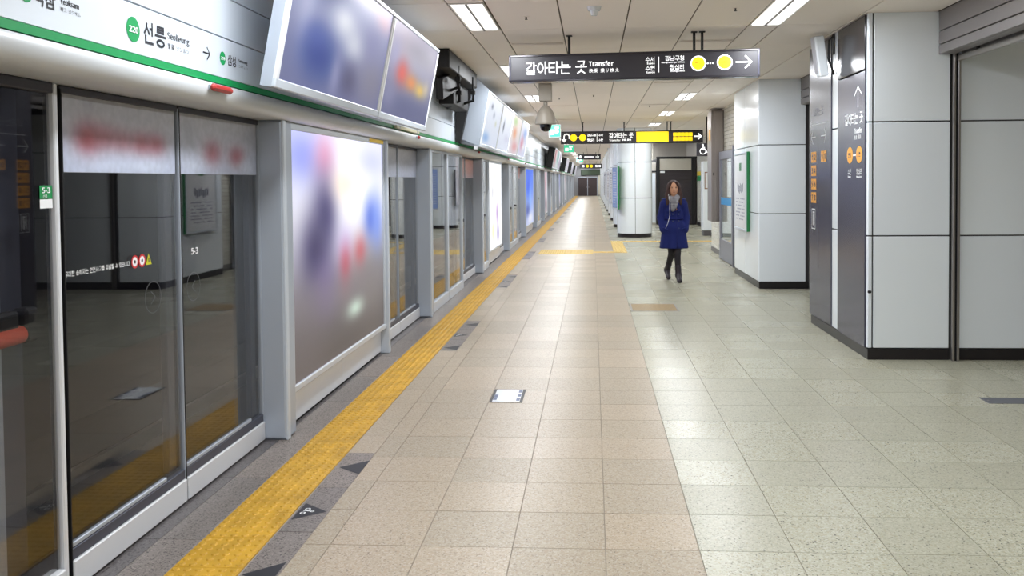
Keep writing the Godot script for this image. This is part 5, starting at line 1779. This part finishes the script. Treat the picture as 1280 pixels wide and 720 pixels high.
func build_person() -> void:
	var skin := mat(rgb(196, 146, 116), .55)
	skin.subsurf_scatter_enabled = true
	skin.subsurf_scatter_strength = .1
	var coat_m := mat(rgb(8, 24, 92), .9)
	coat_m.rim_enabled = true
	coat_m.rim = .12
	var hair_m := mat(rgb(54, 30, 25), .75)
	var tights := mat(rgb(26, 20, 26), .7)
	var boot := mat(rgb(40, 32, 40), .4)
	var scarf_m := stone(blob_image(32, 32, rgb(150, 148, 152), rgb(110, 108, 114), [[.25, .25, .15, .15, rgb(70, 68, 76), .8], [.75, .7, .15, .2, rgb(190, 188, 192), .8]]), Color.WHITE, .9, 9.0)
	# faces +z, origin on the floor between the feet
	var o := thing("person", "person in a royal blue knee-length coat and grey scarf walking, hands in pockets", "person", V(1.262, 0, -13.62))
	var hipR := V(.075, .79, 0)
	var hipL := V(-.075, .79, 0)
	var kneeR := V(.045, .45, .07)
	var kneeL := V(-.03, .45, .0)
	var ankR := V(.062, .1, .1)
	var ankL := V(-.085, .15, -.24)
	var toeR := V(.07, .03, .22)
	var toeL := V(-.075, .05, -.11)
	var body := [
		[V(0, .82, 0), V(0, 1.0, 0), .115, .1], [V(0, 1.0, 0), V(0, 1.2, -.01), .1, .115], [V(-.13, 1.235, -.01), V(.13, 1.235, -.01), .05, .05], [V(0, 1.25, -.01), V(0, 1.38, .01), .05, .045],
		[hipR, kneeR, .075, .05], [kneeR, ankR, .05, .032], [hipL, kneeL, .075, .05], [kneeL, ankL, .05, .032],
		[ankR, toeR, .034, .026], [ankL, toeL, .034, .026],
		[V(-.15, 1.22, -.01), V(-.205, 1.0, -.03), .042, .035], [V(-.205, 1.0, -.03), V(-.13, .84, .02), .035, .026], [V(.15, 1.22, -.01), V(.205, 1.0, -.03), .042, .035], [V(.205, 1.0, -.03), V(.13, .83, .02), .035, .026],
		# head
		[V(0, 1.47, 0), V(.073, .098, .088)], [V(0, 1.405, .025), V(.05, .058, .06)], [V(0, 1.44, .092), V(.012, .022, .018)], [V(.074, 1.455, -.01), V(.012, .028, .018)], [V(-.074, 1.455, -.01), V(.012, .028, .018)],
	]
	# hands: palm, four fingers and a thumb slipping into the pockets
	for s in [-1.0, 1.0]:
		var wr := V(s * .125, .83, .02)
		body.append([wr, wr + V(-s * .008, -.055, .02), .026, .03])
		for i in 4:
			var root := wr + V(-s * .012, -.06, .045 - .018 * i)
			var mid := root + V(-s * .01, -.04 + .004 * absf(i - 1.5), .008)
			body.append([root, mid, .0095, .009])
			body.append([mid, mid + V(-s * .012, -.03, .0), .009, .008])
		body.append([wr + V(-s * .01, -.03, .05), wr + V(-s * .022, -.075, .072), .011, .009])
	var b := part(o, "body", field_mesh(body, .011, .03), skin)
	for s in [-1, 1]:
		part(b, "eye", lathe([Vector2(0, .008), Vector2(.01, .003), Vector2(.012, 0), Vector2(.01, -.003), Vector2(0, -.008)], 12), mat(rgb(30, 22, 20), .2), V(s * .03, 1.468, .081), V(.2, s * .3, 0))
		part(b, "eyebrow", boxm(V(.034, .006, .006), .002), hair_m, V(s * .031, 1.492, .082), V(0, s * .3, -s * .1))
	part(b, "mouth", boxm(V(.036, .01, .008), .003), mat(rgb(150, 78, 76), .5), V(0, 1.398, .082))
	part(o, "tights", field_mesh([[hipR, kneeR, .08, .055], [kneeR, ankR, .055, .038], [hipL, kneeL, .08, .055], [kneeL, ankL, .055, .038]], .011, .02), tights)
	for q in [[kneeR, ankR, toeR], [kneeL, ankL, toeL]]:
		var up: Vector3 = q[1] + (q[0] - q[1]).normalized() * .14
		var heel: Vector3 = q[1] + V(0, -.055, -.03)
		var bt := part(o, "ankle_boot", field_mesh([[up, q[1], .05, .046], [q[1], q[2], .048, .034], [heel, q[2] + V(0, -.004, 0), .03, .028]], .009, .03), boot)
		var dir: Vector3 = (q[1] - q[2]).normalized()
		part(bt, "heel_block", boxm(V(.045, .07, .045), .006), M.black, V(heel.x, maxf(heel.y - .012, .036), heel.z - .004), V(.0 if q[1].y < .12 else .25, 0, 0))
	var coat := [
		[V(0, 1.2, -.005), V(.155, .085, .1)], [V(0, 1.02, 0), V(.145, .2, .115)], [V(0, .84, .01), V(.18, .16, .14)],
		[V(-.085, .86, .01), V(-.125, .47, -.01), .09, .108], [V(.085, .86, .01), V(.125, .47, .01), .09, .108], [V(0, .84, .02), V(0, .48, .03), .12, .13], [V(0, .84, -.03), V(0, .48, -.06), .11, .12],
		[V(-.13, 1.235, -.01), V(.13, 1.235, -.01), .062, .062],
		[V(-.158, 1.215, -.01), V(-.202, 1.0, -.03), .058, .052], [V(-.202, 1.0, -.03), V(-.172, .815, .055), .055, .052],
		[V(.158, 1.215, -.01), V(.202, 1.0, -.03), .058, .052], [V(.202, 1.0, -.03), V(.172, .81, .055), .055, .052],
	]
	var c := part(o, "coat", field_mesh(coat, .011, .03, .52), coat_m)
	part(c, "front_edge", tube([V(.02, 1.16, .115), V(.03, 1.0, .13), V(.03, .85, .145), V(.035, .7, .15), V(.04, .53, .155)], .007, 6), mat(rgb(12, 22, 92), .85))
	for s in [-1, 1]:
		part(c, "lapel", boxm(V(.055, .15, .016), .007), coat_m, V(s * .06, 1.17, .105), V(-.25, 0, s * .35))
		part(c, "pocket_flap", boxm(V(.09, .022, .02), .008), coat_m, V(s * .14, .83, .115), V(0, s * .5, s * .3))
		part(c, "shoulder_tab", boxm(V(.08, .01, .03), .004), mat(rgb(70, 84, 140), .6), V(s * .15, 1.298, .0), V(0, 0, -s * .15))
		for j in 3:
			part(c, "button", lathe([Vector2(0, .006), Vector2(.01, .004), Vector2(.012, 0)], 12), mat(rgb(60, 66, 100), .4, .4), V(s * .045 + .02, 1.06 - .11 * j, .126 + .006 * j), V(PI / 2, 0, 0))
	part(c, "belt", field_mesh([[V(-.1, .99, .02), V(.1, .99, .02), .028, .028], [V(0, .99, .03), V(.158, .022, .108)]], .011, .02), mat(rgb(14, 26, 104), .85))
	part(o, "scarf", field_mesh([[V(-.06, 1.3, .03), V(0, 1.275, .085), .045, .05], [V(0, 1.275, .085), V(.06, 1.32, .03), .05, .048], [V(.06, 1.32, .03), V(.0, 1.33, -.06), .042, .042], [V(.0, 1.33, -.06), V(-.06, 1.3, .03), .042, .045], [V(-.015, 1.25, .11), V(-.025, 1.13, .125), .042, .032], [V(.03, 1.26, .1), V(.01, 1.17, .125), .035, .028]], .009, .02), scarf_m)
	part(o, "hair", field_mesh([[V(0, 1.505, -.03), V(.088, .088, .088)], [V(-.07, 1.5, .0), V(-.092, 1.36, .02), .034, .04], [V(-.092, 1.36, .02), V(-.1, 1.22, .06), .04, .026], [V(.07, 1.5, .0), V(.092, 1.36, .02), .034, .04], [V(.092, 1.36, .02), V(.1, 1.22, .06), .04, .026], [V(0, 1.45, -.07), V(0, 1.24, -.095), .075, .06], [V(-.055, 1.54, .045), V(-.07, 1.48, .055), .02, .016], [V(.04, 1.55, .05), V(.07, 1.48, .055), .02, .016]], .009, .03), hair_m)
	var cord := part(o, "earphone_cord", tube([V(-.078, 1.44, .01), V(-.085, 1.36, .07), V(-.07, 1.27, .115), V(-.075, 1.16, .125), V(-.07, 1.05, .13), V(-.1, .93, .135), V(-.135, .84, .125)], .0032, 6), M.ink_white)
	part(cord, "earbud", lathe([Vector2(0, .01), Vector2(.01, .004), Vector2(.008, -.01), Vector2(0, -.014)], 10), M.ink_white, V(-.08, 1.448, .008))
